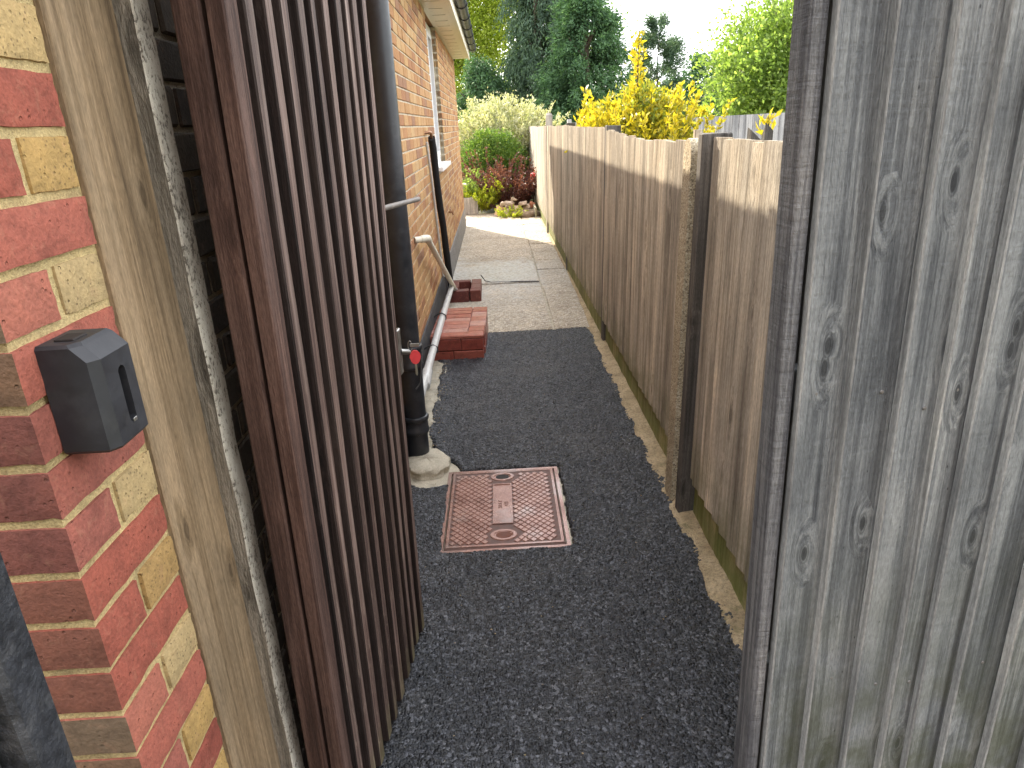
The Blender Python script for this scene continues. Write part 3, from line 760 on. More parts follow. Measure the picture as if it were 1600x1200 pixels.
# ------------------------------------------------------------------ brown slatted gate, open
GDIR = math.atan2(.105, 1.0)
gate = thing('slatted_gate', 'dark brown slatted timber gate standing open against the left wall', 'gate', (-.430, 1.165, .025))
gate.rotation_euler = (0, R(.95), -GDIR)
GL, GH = .845, 2.05
# local: y along the gate, x = 0 slat face outwards (+x)
plank(.045, .070, GH, 8, .001, .001, .004, 5).build('stile', 'brown', gate, loc=(-.066, .071, .0))
plank(.045, .070, GH-.02, 8, .001, .001, .004, 6).build('stile', 'brown', gate, loc=(-.066, GL-.001, .01))
for z in (.18, .92, 1.62): MB().bbox(-.064, -.0215, .0715, GL-.0715, z, z+.09, .003).build('rail', 'brown', gate)
# backing boards
for i in range(10):
    MB().bbox(-.021, -.012, .03+i*.081, .03+i*.081+.078, .03, GH-.01, .001).build('backing_board', 'brown_shade', gate)
ns = 11
ys0 = [0.0]+[.088+.0760*i+rnd.uniform(-.005, .005) for i in range(ns-1)]
for i, y in enumerate(ys0):
    wd = .050 if i == 0 else rnd.uniform(.031, .043); th = rnd.uniform(.021, .030)
    bb = MB(); hb = rnd.uniform(-.012, .012)
    for j in range(25):
        z = hb+(GH-hb)*j/24; q = .0030*noise.noise(Vector((i*9.1, z*3, 0))); q2 = .0034*noise.noise(Vector((i*9.1, z*2.3, 9)))
        x0, x1 = -.0115, -.0115+th
        bb.v += [(x0, y+q, z), (x1-.003, y+q, z), (x1, y+.003+q, z), (x1+q2*.5, y+wd-.004+q2, z), (x1-.004, y+wd+q2, z), (x0, y+wd+q2, z)]
        if j:
            o = 6*j
            for k in range(6): bb.f.append((o-6+k, o-6+(k+1) % 6, o+(k+1) % 6, o+k))
    bb.f += [(5, 4, 3, 2, 1, 0), tuple(144+k for k in range(6))]
    me = bb.mesh('slat', 'slat' if i else 'brown'); me.materials.append(M['brown_shade'])
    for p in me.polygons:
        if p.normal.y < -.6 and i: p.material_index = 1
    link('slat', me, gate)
# sliding rod through the free edge, lock case
MB().tube([(-.03, GL-.03, 1.37), (-.028, GL+.03, 1.367), (-.02, GL+.55, 1.345)], .0085, 10).build('bolt_rod', 'rod', gate, smooth=True)
MB().bbox(-.012, .014, GL-.028, GL+.004, .89, 1.03, .003).build('lock_plate', 'steel', gate)
MB().tube([(.012, GL-.006, .958), (.030, GL+.008, .953), (.036, GL+.012, .950)], [.009, .008, .005], 10).build('lock_barrel', 'steel', gate, smooth=True)
GM = Matrix.Translation(gate.location) @ gate.rotation_euler.to_matrix().to_4x4()
def gw(x, y, z): return GM @ Vector((x, y, z))
# key with red fob hanging from the lock
kp = gw(.036, GL+.014, .950)
kt = thing('key_on_fob', 'small key with a round red fob hanging from the gate lock', 'key', kp)
kk = MB(); kk.tube([(.010*math.cos(t)*.6, .004, .018+.016*math.sin(t)) for t in [i*math.pi/8 for i in range(17)]], .0012, 6, False); kk.build('ring', 'steel', kt, smooth=True)
KF = Matrix.Translation((.012, .006, -.018)) @ Matrix.Rotation(R(20), 4, 'Z') @ Matrix.Rotation(R(90), 4, 'X')
fo = MB(); poly = [(.017*math.cos(t)*(.92 if math.sin(t) < 0 else 1), .022*math.sin(t)) for t in [2*math.pi*i/20 for i in range(20)]]
fo.prism(poly, -.0025, .0025, KF); fo.build('fob', 'red_fob', kt)
ky = MB(); ky.prism([(-.003, -.022), (.003, -.022), (.0035, -.055), (0, -.060), (-.0035, -.055)], -.001, .001, KF); ky.build('blade', 'steel', kt)
MB().bbox(.0, .028, -.002, .002, .016, .027, .001).build('bow', 'steel', kt)

# ------------------------------------------------------------------ soil pipe
PX, PY = -.483, 3.29
sp = thing('soil_pipe', 'black plastic soil pipe standing on pale concrete behind the open gate', 'pipe', (PX, PY, 0)); sp.rotation_euler = (0, R(.5), 0)
MB().lathe([(.055, .02), (.055, 2.66)], 32).build('pipe', 'black_pl', sp, smooth=True)
def collar(z0, z1):
    MB().lathe([(.0555, z0-.004), (.064, z0), (.066, z0+.006), (.066, z0+.018), (.0615, z0+.024), (.0615, z1-.026), (.067, z1-.02), (.068, z1-.006), (.064, z1), (.0555, z1+.002)], 32).build('collar', 'black_pl', sp, smooth=True)
collar(.155, .245); collar(.50, .615)
MB().bbox(-.10, -.03, -.012, .012, .54, .575, .003).build('bracket', 'black_pl', sp)
MB().tube([(.03, -.10, .42), (.05, -.075, .44), (.058, -.06, .50), (.06, -.03, .56)], .004, 8).build('cable_tie', 'wire', sp, smooth=True)
# concrete haunch
def blob(name, label, cat, loc, rx, ry, h, mat, seed=0, n=40, rings=8, rough=.12, flat=.0):
    b = MB()
    for i in range(rings+1):
        t = i/rings; rr = 1-t**1.6 if i < rings else 0.001; zz = h*(1-(1-t)**2)
        zz = h*t**.6 if False else zz
        for k in range(n):
            a = 2*math.pi*k/n; q = 1+rough*noise.noise(Vector((math.cos(a)*1.5+seed, math.sin(a)*1.5, t*2)))+rough*.4*noise.noise(Vector((math.cos(a)*6+seed, math.sin(a)*6, t*5)))
            rad = (1-t**3)*q if i < rings else .001
            b.v.append((rx*rad*math.cos(a), ry*rad*math.sin(a), -.02+zz*(1+.1*noise.noise(Vector((math.cos(a)*3, math.sin(a)*3, t+seed))))))
    for i in range(rings):
        for k in range(n): b.f.append((i*n+k, i*n+(k+1) % n, (i+1)*n+(k+1) % n, (i+1)*n+k))
    o = b.build(name, mat, smooth=True, loc=loc); return tag(o, label, cat)
blob('concrete_collar', 'lumpy pale concrete collar round the foot of the black soil pipe', 'concrete', (-.435, 3.21, 0), .125, .135, .06, 'concrete', 3, rough=.3)
# pale concrete strip between wall and tarmac
MB().bbox(-.56, -.43, 3.36, 4.95, -.03, -.004, .004, jit=.004).build('wall_footing', 'concrete', kind='structure')

# ------------------------------------------------------------------ manhole
mh = thing('manhole_cover', 'square rusty red iron manhole cover with raised diamond tread set in tarmac', 'manhole cover', (0, 0, -.004))
def manhole():
    x0, x1, y0, y1 = MX0, MX1, MY0, MY1
    fr = MB()
    for a in ((x0-.02, x1+.02, y0-.02, y0-.004), (x0-.02, x1+.02, y1+.004, y1+.02), (x0-.02, x0-.004, y0-.004, y1+.004), (x1+.004, x1+.02, y0-.004, y1+.004)): fr.box(*a, -.04, -.003)
    fr.build('frame', 'iron', mh)
    cv = MB().bbox(x0, x1, y0, y1, -.03, 0, .005); cov = cv.build('cover', 'iron_base', mh)
    cx = (x0+x1)/2-.005
    holes = [(cx+.002, y0+.085), (cx+.002, y1-.065)]
    rim = MB()
    rim.box(x0+.006, x1-.006, y0+.006, y0+.010, .0, .003); rim.box(x0+.006, x1-.006, y1-.010, y1-.006, 0, .003); rim.box(x0+.006, x0+.010, y0+.0101, y1-.0101, 0, .003); rim.box(x1-.010, x1-.006, y0+.0101, y1-.0101, 0, .003)
    rim.build('rim', 'iron', cov)
    bd_ = MB()
    for q_ in ((x0+.0103, x1-.0103, y0+.0103, y0+.019), (x0+.0103, x1-.0103, y1-.019, y1-.0103), (x0+.0103, x0+.017, y0+.0193, y1-.0193), (x1-.017, x1-.0103, y0+.0193, y1-.0193)): bd_.box(*q_, .0004, .0022)
    bd_.build('border', 'iron', cov)
    tr = MB(); cw = .0335; ch = .0385
    nx = int((x1-x0-.05)/cw); ny = int((y1-y0-.05)/(ch/2))
    for j in range(ny):
        for i in range(nx+1):
            px = x0+.034+i*cw+(cw/2 if j % 2 else 0); py = y0+.036+j*ch/2
            if px > x1-.03: continue
            if abs(px-cx) < .050 and y0+.15 < py < y1-.125: continue
            if any(((px-hx)/.078)**2+((py-hy)/.062)**2 < 1 for hx, hy in holes): continue
            # raised lozenge with a sloped skirt
            a, c_ = cw*.475, ch*.455; ti = .82
            o = [(px-a, py, .0), (px, py-c_, .0), (px+a, py, .0), (px, py+c_, .0)]; t_ = [(px-a*ti, py, .0042), (px, py-c_*ti, .0042), (px+a*ti, py, .0042), (px, py+c_*ti, .0042)]
            tr.add(o+t_, [(0, 1, 5, 4), (1, 2, 6, 5), (2, 3, 7, 6), (3, 0, 4, 7), (4, 5, 6, 7)])
    tr.build('tread', 'iron', cov, kind='stuff')
    pz = MB(); X0, X1, Y0, Y1 = cx-.044, cx+.044, y0+.170, y1-.140
    pz.box(X0, X1, Y0, Y0+.007, 0, .005); pz.box(X0, X1, Y1-.007, Y1, 0, .005); pz.box(X0, X0+.007, Y0+.0071, Y1-.0071, 0, .005); pz.box(X1-.007, X1, Y0+.0071, Y1-.0071, 0, .005)
    pz.box(X0+.0072, X1-.0072, Y0+.0072, Y1-.0072, .0005, .0012)
    pz.build('name_panel', 'iron', cov)
    for txt, dx, sz in (('SIDEY', -.002, .026), ('443', .026, .026)):
        cu = bpy.data.curves.new('lettering', 'FONT'); cu.body = txt; cu.size = sz; cu.extrude = .0015; cu.align_x = 'CENTER'
        ob = bpy.data.objects.new('tmp', cu); COL.objects.link(ob); dg = bpy.context.evaluated_depsgraph_get(); me = bpy.data.meshes.new_from_object(ob.evaluated_get(dg)); bpy.data.objects.remove(ob)
        me.materials.clear(); me.materials.append(M['iron_dark'] if False else M['iron'])
        link('lettering', me, cov, loc=(cx+dx, (Y0+Y1)/2-.01, .0022), rot=(0, 0, R(90)))
    for i, (hx, hy) in enumerate(holes):
        rg = MB(); n = 28
        prof = [(.058, .0), (.055, .004), (.041, .004), (.037, .0005), (.03, .0003)]
        for r_, z in prof:
            for k in range(n): t = 2*math.pi*k/n; rg.v.append((hx+r_*math.cos(t), hy+r_*.72*math.sin(t), z))
        for a in range(len(prof)-1):
            for k in range(n): rg.f.append((a*n+k, a*n+(k+1) % n, (a+1)*n+(k+1) % n, (a+1)*n+k))
        rg.build('keyhole_rim', 'iron', cov, smooth=True)
        hp = [(hx+.033*math.cos(2*math.pi*k/n), hy+.024*math.sin(2*math.pi*k/n)) for k in range(n)]
        MB().prism(hp, .0006, .0014).build('keyhole', 'iron_dark' if i else mat_plain('rust_recess', (.13, .045, .025), .7), cov)
manhole()

# ------------------------------------------------------------------ painted brick step and gully
st = thing('brick_step', 'glossy red painted brick step beside the wall at the end of the tarmac', 'step', (-.56, 4.93, 0), R(-1.5))
SW, SD = .395, .84
MB().box(.006, SW-.006, .006, SD-.006, -.04, .165).build('bed', 'b_paintdark', st)
def sbrick(x0, x1, y0, y1, z0, z1): MB().bbox(x0, x1, y0, y1, z0, z1, .005, jit=.002).build('brick', 'b_paintworn_sheen' if z0 > .14 else 'b_paint', st)
for zz, sh in ((-.03, .0), (.062, .06)):
    xs = [0, .17+sh, SW]
    for i in range(2): sbrick(xs[i]+.003, xs[i+1]-.003, -.004, .09, zz, zz+.086)
    for i in range(1, 4): sbrick(SW-.09, SW+.004, .0+i*.215-.12, i*.215+.09, zz, zz+.086)
y = 0.0
sbrick(.002, SW-.003+.006, -.006, .098, .150, .176); 
for i in range(7):
    y0 = .102+i*.105
    sbrick(.002, .275, y0, y0+.100, .150, .176+rnd.uniform(-.002, .003))
for i in range(5):
    y0 = .102+i*.147
    sbrick(.279, SW+.003, y0, y0+.142, .150, .176+rnd.uniform(-.003, .003))

gu = thing('gully_surround', 'dark red brick surround of the drain gully where the pipes end', 'drain gully', (-.55, 6.72, 0))
for (x0, x1, y0, y1) in ((0, .215, 0, .1), (.222, .33, 0, .1), (.228, .33, .106, .32), (.228, .33, .326, .54), (0, .218, .44, .54), (0.0, .10, .106, .43)):
    MB().bbox(x0, x1, y0, y1, -.03, .105, .006, jit=.002).build('brick', 'b_paintdark', gu)
MB().box(.1005, .2275, .1005, .4395, -.03, .0).build('grate', 'iron_dark', gu)

# ------------------------------------------------------------------ wall pipes
op = thing('overflow_pipe', 'cream plastic waste pipe with elbow slanting down the wall to the gully', 'pipe', (0, 0, 0))
MB().tube([(-.56, 4.62, .925), (-.50, 4.66, .925), (-.485, 4.72, .915), (-.485, 4.80, .885), (-.475, 6.78, .12), (-.43, 6.87, .03)], .021, 14).build('pipe', 'white_pl', op, smooth=True)
MB().tube([(-.52, 4.65, .925), (-.497, 4.662, .926), (-.482, 4.72, .917), (-.484, 4.775, .893)], .025, 14).build('elbow', 'white_pl', op, smooth=True)
wp = thing('waste_pipe', 'grey plastic waste pipe lying low along the wall from soil pipe to gully', 'pipe', (0, 0, 0))
MB().tube([(-.485, 3.48, .235), (-.49, 4.6, .215), (-.49, 5.6, .20), (-.488, 6.62, .185), (-.47, 6.80, .10)], .0255, 14).build('pipe', 'grey_pl', wp, smooth=True)
MB().tube([(-.483, 3.80, .21), (-.484, 3.92, .223), (-.486, 4.02, .224)], .032, 14).build('coupling', 'grey_pl', wp, smooth=True)
for yy in (5.35, 4.5): MB().tube([(-.56, yy, .21), (-.525, yy, .235), (-.49, yy, .244), (-.462, yy, .225), (-.463, yy, .195), (-.49, yy, .178)], .006, 8).build('clip', 'wire', wp, smooth=True)
ip = thing('lagged_pipe', 'black foam lagged pipe running down the wall below the white window', 'pipe', (0, 0, 0))
pp = [(-.52, 6.12, 1.53), (-.52, 6.2, 1.44), (-.522, 6.30, 1.2), (-.52, 6.40, .95), (-.518, 6.56, .75), (-.517, 6.66, .5), (-.52, 6.85, .25), (-.52, 7.0, .02)]
MB().tube(pp, [.030, .031, .029, .031, .030, .032, .030, .030], 14).build('lagging', 'foam', ip, smooth=True)
MB().tube([(-.57, 6.02, 1.57), (-.53, 6.03, 1.575), (-.518, 6.08, 1.57), (-.52, 6.13, 1.52)], .012, 10).build('copper_elbow', 'copper', ip, smooth=True)
MB().tube([(-.555, 6.04, 1.5), (-.55, 6.15, 1.2), (-.55, 6.3, .8), (-.55, 6.5, .3)], .010, 8).build('bare_pipe', 'grey_pl', ip, smooth=True)
tp = thing('wall_tap', 'small brass tap stub on the wall beyond the black lagged pipe', 'tap', (-.56, 8.0, .72))
MB().tube([(0, 0, 0), (.045, 0, 0)], .012, 8).build('body', 'copper', tp, smooth=True)
MB().tube([(.04, 0, .01), (.05, 0, -.03)], .008, 8).build('spout', 'copper', tp, smooth=True)
MB().tube([(.02, -.025, .03), (.02, .025, .03)], .006, 8).build('handle', 'copper', tp, smooth=True)
cb = MB().tube([(-.23, 7.47, .10), (-.19, 7.5, .03), (-.12, 7.49, .012), (.0, 7.50, .012), (.1, 7.47, .012), (.2, 7.46, .012), (.39, 7.41, .010)], .005, 8).build('ground_cable', 'wire', smooth=True)
tag(cb, 'thin dark cable lying across the pale concrete path behind the gully', 'cable')

# ------------------------------------------------------------------ RIGHT FENCE along the path
FX = .775
fence = thing('board_fence', 'weathered tan close board fence along the right side of the path', 'fence', (FX, 1.3, 0)); fence.rotation_euler = (0, R(1.4), 0)
fv = [plank(.112, .020, 1.0, 10, .0025, .002, .002, 30+i, .007).mesh('fence_board', 'fence') for i in range(6)]
fvp = [plank(.112, .020, 1.0, 8, .0025, .002, .002, 60+i, .007).mesh('fence_board_far', 'fence_far') for i in range(3)]
bays = [(1.32, 2.60, 1.525, 1.522, .0), (2.86, 5.13, 1.50, 1.535, .004), (5.24, 8.02, 1.545, 1.560, -.004), (8.12, 11.02, 1.562, 1.555, .002), (11.14, 14.55, 1.555, 1.535, .0), (14.65, 20.0, 1.545, 1.54, .0)]
for bi, (y0, y1, h0, h1, dx) in enumerate(bays):
    y = y0; i = 0
    while y < y1-.02:
        t = (y-y0)/(y1-y0); h = h0+(h1-h0)*t - .022*math.sin(math.pi*t)*(1 if bi == 1 else .3)+rnd.uniform(-.007, .006)
        zb = .165+rnd.uniform(-.006, .004); wdt = rnd.uniform(.86, 1.05)
        me = rnd.choice(fvp if bi == 5 else fv)
        link('board', me, fence, loc=(dx-.022+rnd.uniform(-.002, .002), y+.112*wdt-1.3, zb), rot=(rnd.uniform(-.003, .003), rnd.uniform(-.004, .004), R(-90)+R(3.2)), scale=(wdt, 1, h-zb))
        y += .098*wdt
    MB().bbox(-.018+dx, .006+dx, y0-1.3, y1-1.3, -.04, .172, .004, jit=.002).build('gravel_board', 'gravelboard', fence)
    for z in (.35, .85, 1.33): MB().bbox(.001+dx, .06+dx, y0-1.3+.01, y1-1.3-.01, z, z+.075, .004).build('rail', 'fence', fence)
    MB().bbox(-.028+dx, .0+dx, y0-.005-1.3, y0+.02-1.3, .17, h0-.004, .003).build('end_batten', 'fence', fence) if bi in (2, 3) else None
def fpost(y0, y1, x0, x1, h, mat, label=None, cap=True):
    b = MB(); c = .012
    b.bbox(x0, x1, y0-1.3, y1-1.3, -.05, h, .004, jit=.001); return b.build('post', mat, fence, label=label)
fpost(5.135, 5.235, -.035, .065, 1.56, 'darkpost', 'dark timber fence post')
fpost(8.025, 8.115, -.03, .06, 1.585, 'darkpost')
fpost(14.56, 14.64, -.03, .06, 1.55, 'fence_far')
# tall pale post with bevelled top
b = MB(); x0, x1, y0, y1, h = -.045, .05, 11.03-1.3, 11.13-1.3, 1.70
b.add([(x, y, z) for z in (-.05, h) for x, y in ((x0, y0), (x1, y0), (x1, y1), (x0, y1))]+[(x0+.02, y0+.02, h+.035), (x1-.02, y0+.02, h+.035), (x1-.02, y1-.02, h+.035), (x0+.02, y1-.02, h+.035)],
      [(3, 2, 1, 0)]+[(i+a*4, (i+1) % 4+a*4, (i+1) % 4+4+a*4, i+4+a*4) for a in (0, 1) for i in range(4)]+[(8, 9, 10, 11)])
b.build('post', 'fence_far', fence, label='tall pale timber post with chamfered top')
# dark timber post and aggregate concrete post
fpost(2.608, 2.668, -.078, .03, 1.535, 'darkpost', 'dark split-topped timber post')
cp = MB(); n = 9
prof = [(-.10, 0), (.0, 0)]
ring = [(-.095+.0, z) for z in (-.05,)]
pts = [(-.098, -.05), (-.098, 1.46)]+[(-.049-.049*math.cos(math.pi*i/8), 1.46+.055*math.sin(math.pi*i/8)) for i in range(1, 8)]+[(.0, 1.46), (.0, -.05)]
pts2 = [(2.705+.06-.055*math.cos(math.pi*i/10), 1.455+.062*math.sin(math.pi*i/10)) for i in range(11)]
yz = [(2.705+.005, -.05)]+pts2+[(2.815, -.05)]
k = len(yz); cp.add([(-.088, y-1.3, z) for y, z in yz]+[(-.080, y-1.3+(.006 if y < 2.76 else -.006)*0, z) for y, z in yz]+[(.02, y-1.3, z) for y, z in yz],
    [tuple(range(k))[::-1], tuple(range(2*k, 3*k))]+[(i+a*k, (i+1) % k+a*k, (i+1) % k+(a+1)*k, i+(a+1)*k) for a in (0, 1) for i in range(k)])
def mat_agg():
    s = NT('aggregate_concrete'); v = s.wpos(); d = s.vor(v, 190); cid = s.vor(v, 190, out='Color'); n1 = s.noise(v, 6, 5)
    c = s.ramp(s.sep(cid, 0), [(0, (.16, .125, .085)), (.3, (.33, .27, .18)), (.8, (.46, .39, .27)), (1, (.55, .49, .38))])
    c = s.mix(.6, c, s.ramp(n1, [(.3, (.7, .7, .65)), (.7, (1.2, 1.2, 1.2))]), 'MULTIPLY'); s.col(c); s.bump(s.ramp(d, [(0, 1), (.6, 0)]), .8, .003); return s.rough(.95)
M['agg'] = mat_agg()
cp.build('concrete_post', 'agg', fence, label='rounded top aggregate concrete post')
plank(.030, .026, 1.545, 10, .002, .002, .003, 90).build('edge_batten', 'fence', fence, loc=(-.020, 2.858-1.3, 0), rot=(0, 0, R(-90)))
# splintered stump tops behind the posts
for (yy, xx, hh, w_) in ((2.50, .07, 1.555, .045), (2.40, .075, 1.575, .03)):
    s_ = MB(); base = [(-w_/2, -w_/2), (w_/2, -w_/2), (w_/2, w_/2), (-w_/2, w_/2)]
    s_.add([(x, y, 0) for x, y in base]+[(x*.9, y*.9, hh-rnd.uniform(.0, .06)) for x, y in base], [(0, 3, 2, 1), (4, 5, 6, 7)]+[(i, (i+1) % 4, 4+(i+1) % 4, 4+i) for i in range(4)])
    s_.build('stump', 'darkpost', fence, loc=(xx, yy-1.3, 0))

# ------------------------------------------------------------------ RIGHT NEAR PANEL (faces the camera)
pan = thing('grey_board_panel', 'silver grey weathered board panel closing the right side of the gateway', 'fence panel', (.478, 1.15, 0), R(1.5))
plank(.027, .066, 2.15, 16, .0012, .001, .003, 101).build('stile', 'grey_sawn', pan, loc=(0, .066, 0))
xs = [.0355, .126, .220, .302, .362, .443, .540, .640, .740, .840, .940]
nl = MB().lathe([(.0, .0022), (.003, .0018), (.0042, 0)], 10)
nlm = nl.mesh('nail', 'nail')
for i in range(len(xs)-1):
    wd = xs[i+1]-xs[i]; h = 2.12+rnd.uniform(-.02, .02)
    bm_ = plank(wd+.012, rnd.uniform(.017, .020), h, 22, .003, .0015, .0025, 110+i, .007).mesh('board', 'grey'); bm_.materials.append(M['grey_edge'])
    for p in bm_.polygons:
        if p.normal.x < -.5: p.material_index = 1
    bd = link('board', bm_, pan, loc=(xs[i], .012, 0), rot=(rnd.uniform(-.002, .002), 0, R(6)))
    for z in (.45, 1.12, 1.86):
        if rnd.random() < .55: link('nail', nlm, bd, loc=(wd*rnd.uniform(.35, .75), -.0125, z+rnd.uniform(-.05, .05)), rot=(R(90), 0, 0))
MB().bbox(.045, .11, .0685, .14, -.05, 2.1, .004).build('post', 'darkpost', pan)  # added dark backing, blocks the bright slit beside the stile
for z in (.42, 1.08, 1.82): MB().bbox(.03, .95, .030, .068, z, z+.08, .003).build('rail', 'grey', pan)

# ------------------------------------------------------------------ GARDEN THINGS
def rock(name, label, loc, size, seed, mat, cat='rubble', group=None):
    bm = bmesh.new(); q = random.Random(seed*17)
    for i in range(16): bm.verts.new([max(-.62, min(.62, q.gauss(0, .55)))*s_*1.25 for s_ in size])
    hull = bmesh.ops.convex_hull(bm, input=list(bm.verts))
    bmesh.ops.delete(bm, geom=list({g for g in hull['geom_interior'] if isinstance(g, bmesh.types.BMVert)}), context='VERTS')
    bmesh.ops.bevel(bm, geom=list(bm.edges), offset=.006, segments=1, affect='EDGES')
    me = bpy.data.meshes.new(name); bm.to_mesh(me); bm.free(); me.materials.append(M[mat])
    o = link(name, me, loc=loc, rot=(rnd.uniform(-.3, .3), rnd.uniform(-.3, .3), rnd.uniform(0, 3))); return tag(o, label, cat, group)
RB = [(.02, 13.45, .09, (.10, .08, .12)), (.10, 13.40, .22, (.09, .07, .06)), (.22, 13.55, .17, (.16, .10, .10)), (.30, 13.5, .28, (.10, .09, .05)), (.36, 13.42, .10, (.14, .10, .10)), (.46, 13.5, .20, (.11, .08, .05)), (.55, 13.55, .12, (.10, .09, .09)), (.63, 13.6, .16, (.09, .07, .07)), (.18, 13.36, .07, (.10, .08, .08)), (.52, 13.35, .05, (.09, .07, .05))]
RLAB = ['upright reddish lump at the left end of the rubble heap', 'small flat stone on top of the left rubble lumps', 'large pale slab leaning in the middle of the rubble heap', 'flat stone topping the middle of the rubble heap', 'brown lump low in the middle of the rubble heap', 'thin flat stone right of the middle of the heap', 'dark lump right of the middle, under the purple shrub', 'reddish lump at the right end by the fence', 'small stone at the foot of the heap, left front', 'small stone at the foot of the heap, right front']
for i, (x, y, z, s_) in enumerate(RB): rock('rubble_stone', RLAB[i], (x, y, z), s_, i+1, ['b_rubble', 'rock', 'rock', 'rock', 'b_rubble', 'rock', 'rock', 'b_rubble', 'rock', 'b_rubble'][i], group='rubble heap at the end of the path')
blob('soil_heap', 'low brown soil heap beside the fence at the end of the path', 'soil', (.48, 13.3, 0), .30, .28, .13, 'soil', 8, rough=.3)
pb = thing('planter_box', 'grey wooden planter box behind the house corner', 'planter', (-.56, 13.9, 0))
for (x0, x1, y0, y1) in ((-.16, .16, 0, .02), (-.16, .16, .28, .30), (-.16, -.14, .021, .279), (.14, .16, .021, .279)): MB().bbox(x0, x1, y0, y1, 0, .32, .004).build('side', 'fence_grey', pb)
MB().box(-.139, .139, .0205, .2795, .02, .27).build('soil', 'soil', pb)
lp = plank(.07, .02, .45, 4, bev=.002).build('loose_plank', 'brown', loc=(-.36, 13.95, .30), rot=(0, R(118), R(20))); tag(lp, 'dark loose plank leaning off the right side of the planter box', 'plank')
eb_ = MB().bbox(.655, .685, 12.95, 13.75, -.03, .17, .004).build('edging_board', 'fence'); tag(eb_, 'short timber edging board holding soil at the fence foot', 'board')
gt = thing('garden_bench', 'small pale bench top showing past the house corner', 'bench', (-.78, 14.6, 0))
MB().bbox(-.2, .2, -.12, .12, .50, .535, .004).build('seat', 'upvc', gt)
for x in (-.16, .16):
    for y_ in (-.09, .09): MB().bbox(x-.015, x+.015, y_-.015, y_+.015, -.05, .50, .002).build('leg', 'fence_far', gt)
tl = thing('garden_spade', 'red handled garden tool leaning on the fence behind the rubble', 'garden tool', (.69, 14.2, .05))
MB().tube([(0, 0, 0), (.02, 0, .52)], .016, 8).build('shaft', 'brown', tl, smooth=True)
MB().lathe([(.0, .48), (.05, .50), (.06, .56), (.055, .63), (.0, .66)], 12, (.02, 0, 0)).build('grip', 'red_fob', tl, smooth=True)

# ------------------------------------------------------------------ PLANTS
def tree_thing(name, label, cat, loc, group=None): return thing(name, label, cat, loc, 0, group)
def limbs(parent, h, r0, n=7, spread=.8, seed=0, name='trunk', zc=.35):
    rr = random.Random(seed); b = MB()
    b.tube([(rr.uniform(-.05, .05)*i*h*.05, rr.uniform(-.05, .05)*i*h*.05, h*i/6-.1) for i in range(7)], [r0*(1-.13*i) for i in range(7)], 9)
    for i in range(n):
        a = rr.uniform(0, 6.28); z0 = h*rr.uniform(zc, .8); ln = spread*rr.uniform(.6, 1.1)
        b.tube([(0, 0, z0), (math.cos(a)*ln*.5, math.sin(a)*ln*.5, z0+ln*.35), (math.cos(a)*ln, math.sin(a)*ln, z0+ln*.85)], [r0*.4, r0*.25, r0*.08], 6)
    return b.build(name, 'bark', parent, smooth=True)
def ellipsoid_clumps(n, c, rad, shell=.5):
    d = rng.normal(size=(n, 3)); d /= np.linalg.norm(d, axis=1, keepdims=True)
    r_ = rng.uniform(shell, 1, n)**.6
    return np.array(c)+d*r_[:, None]*np.array(rad), d
def crown_broad(parent, mat, c, rad, nclump, per, csize, ln, wd, shell=.35, name='crown', droop=0.0, updir=.3):
    C_, d = ellipsoid_clumps(nclump, c, rad, shell)
    P = np.repeat(C_, per, 0)+rng.normal(size=(nclump*per, 3))*csize*np.array([1, 1, .75])
    D = np.repeat(d, per, 0)*.7+rng.normal(size=P.shape)*.8+np.array([0, 0, updir-droop])
    return link(name, quads_mesh(name, leaf_quads(P, D, ln, wd), mat), parent)
def crown_conifer(parent, mat, h, r0, z0, nspray, per, ln, wd, droop=.8, name='crown', pw=.8, sl=.45):
    """sprays set along separate branches, so the outline is tufted and gaps stay open"""
    nb = max(100, nspray//12); tb = rng.uniform(0, 1, nb)**1.1; ab = rng.uniform(0, 2*np.pi, nb); lb = r0*(1-tb)**pw*rng.uniform(.62, 1.22, nb)+.12
    k = rng.integers(0, nb, nspray); u0 = rng.uniform(.25, 1, nspray)
    a = ab[k]+rng.normal(size=nspray)*.16*u0; rr = lb[k]*u0; lift = (-.18*droop+.05)*rr*u0+rng.normal(size=nspray)*.10
    base = np.stack([np.cos(a)*rr, np.sin(a)*rr, z0+tb[k]*(h-z0)+lift], 1)
    dirv = np.stack([np.cos(a), np.sin(a), -droop*np.ones(nspray)+rng.normal(size=nspray)*.3], 1); dirv /= np.linalg.norm(dirv, axis=1, keepdims=True)
    u = np.tile(np.linspace(0, 1, per), nspray)[:, None]
    P = np.repeat(base, per, 0)+np.repeat(dirv, per, 0)*u*sl*.8+rng.normal(size=(nspray*per, 3))*.045*(1+u)
    P[:, 2] -= (u[:, 0]**2)*sl*.3*droop
    D = np.repeat(dirv, per, 0)+rng.normal(size=P.shape)*.55+np.array([0, 0, -.25*droop])
    return link(name, quads_mesh(name, leaf_quads(P, D, ln, wd), mat), parent)

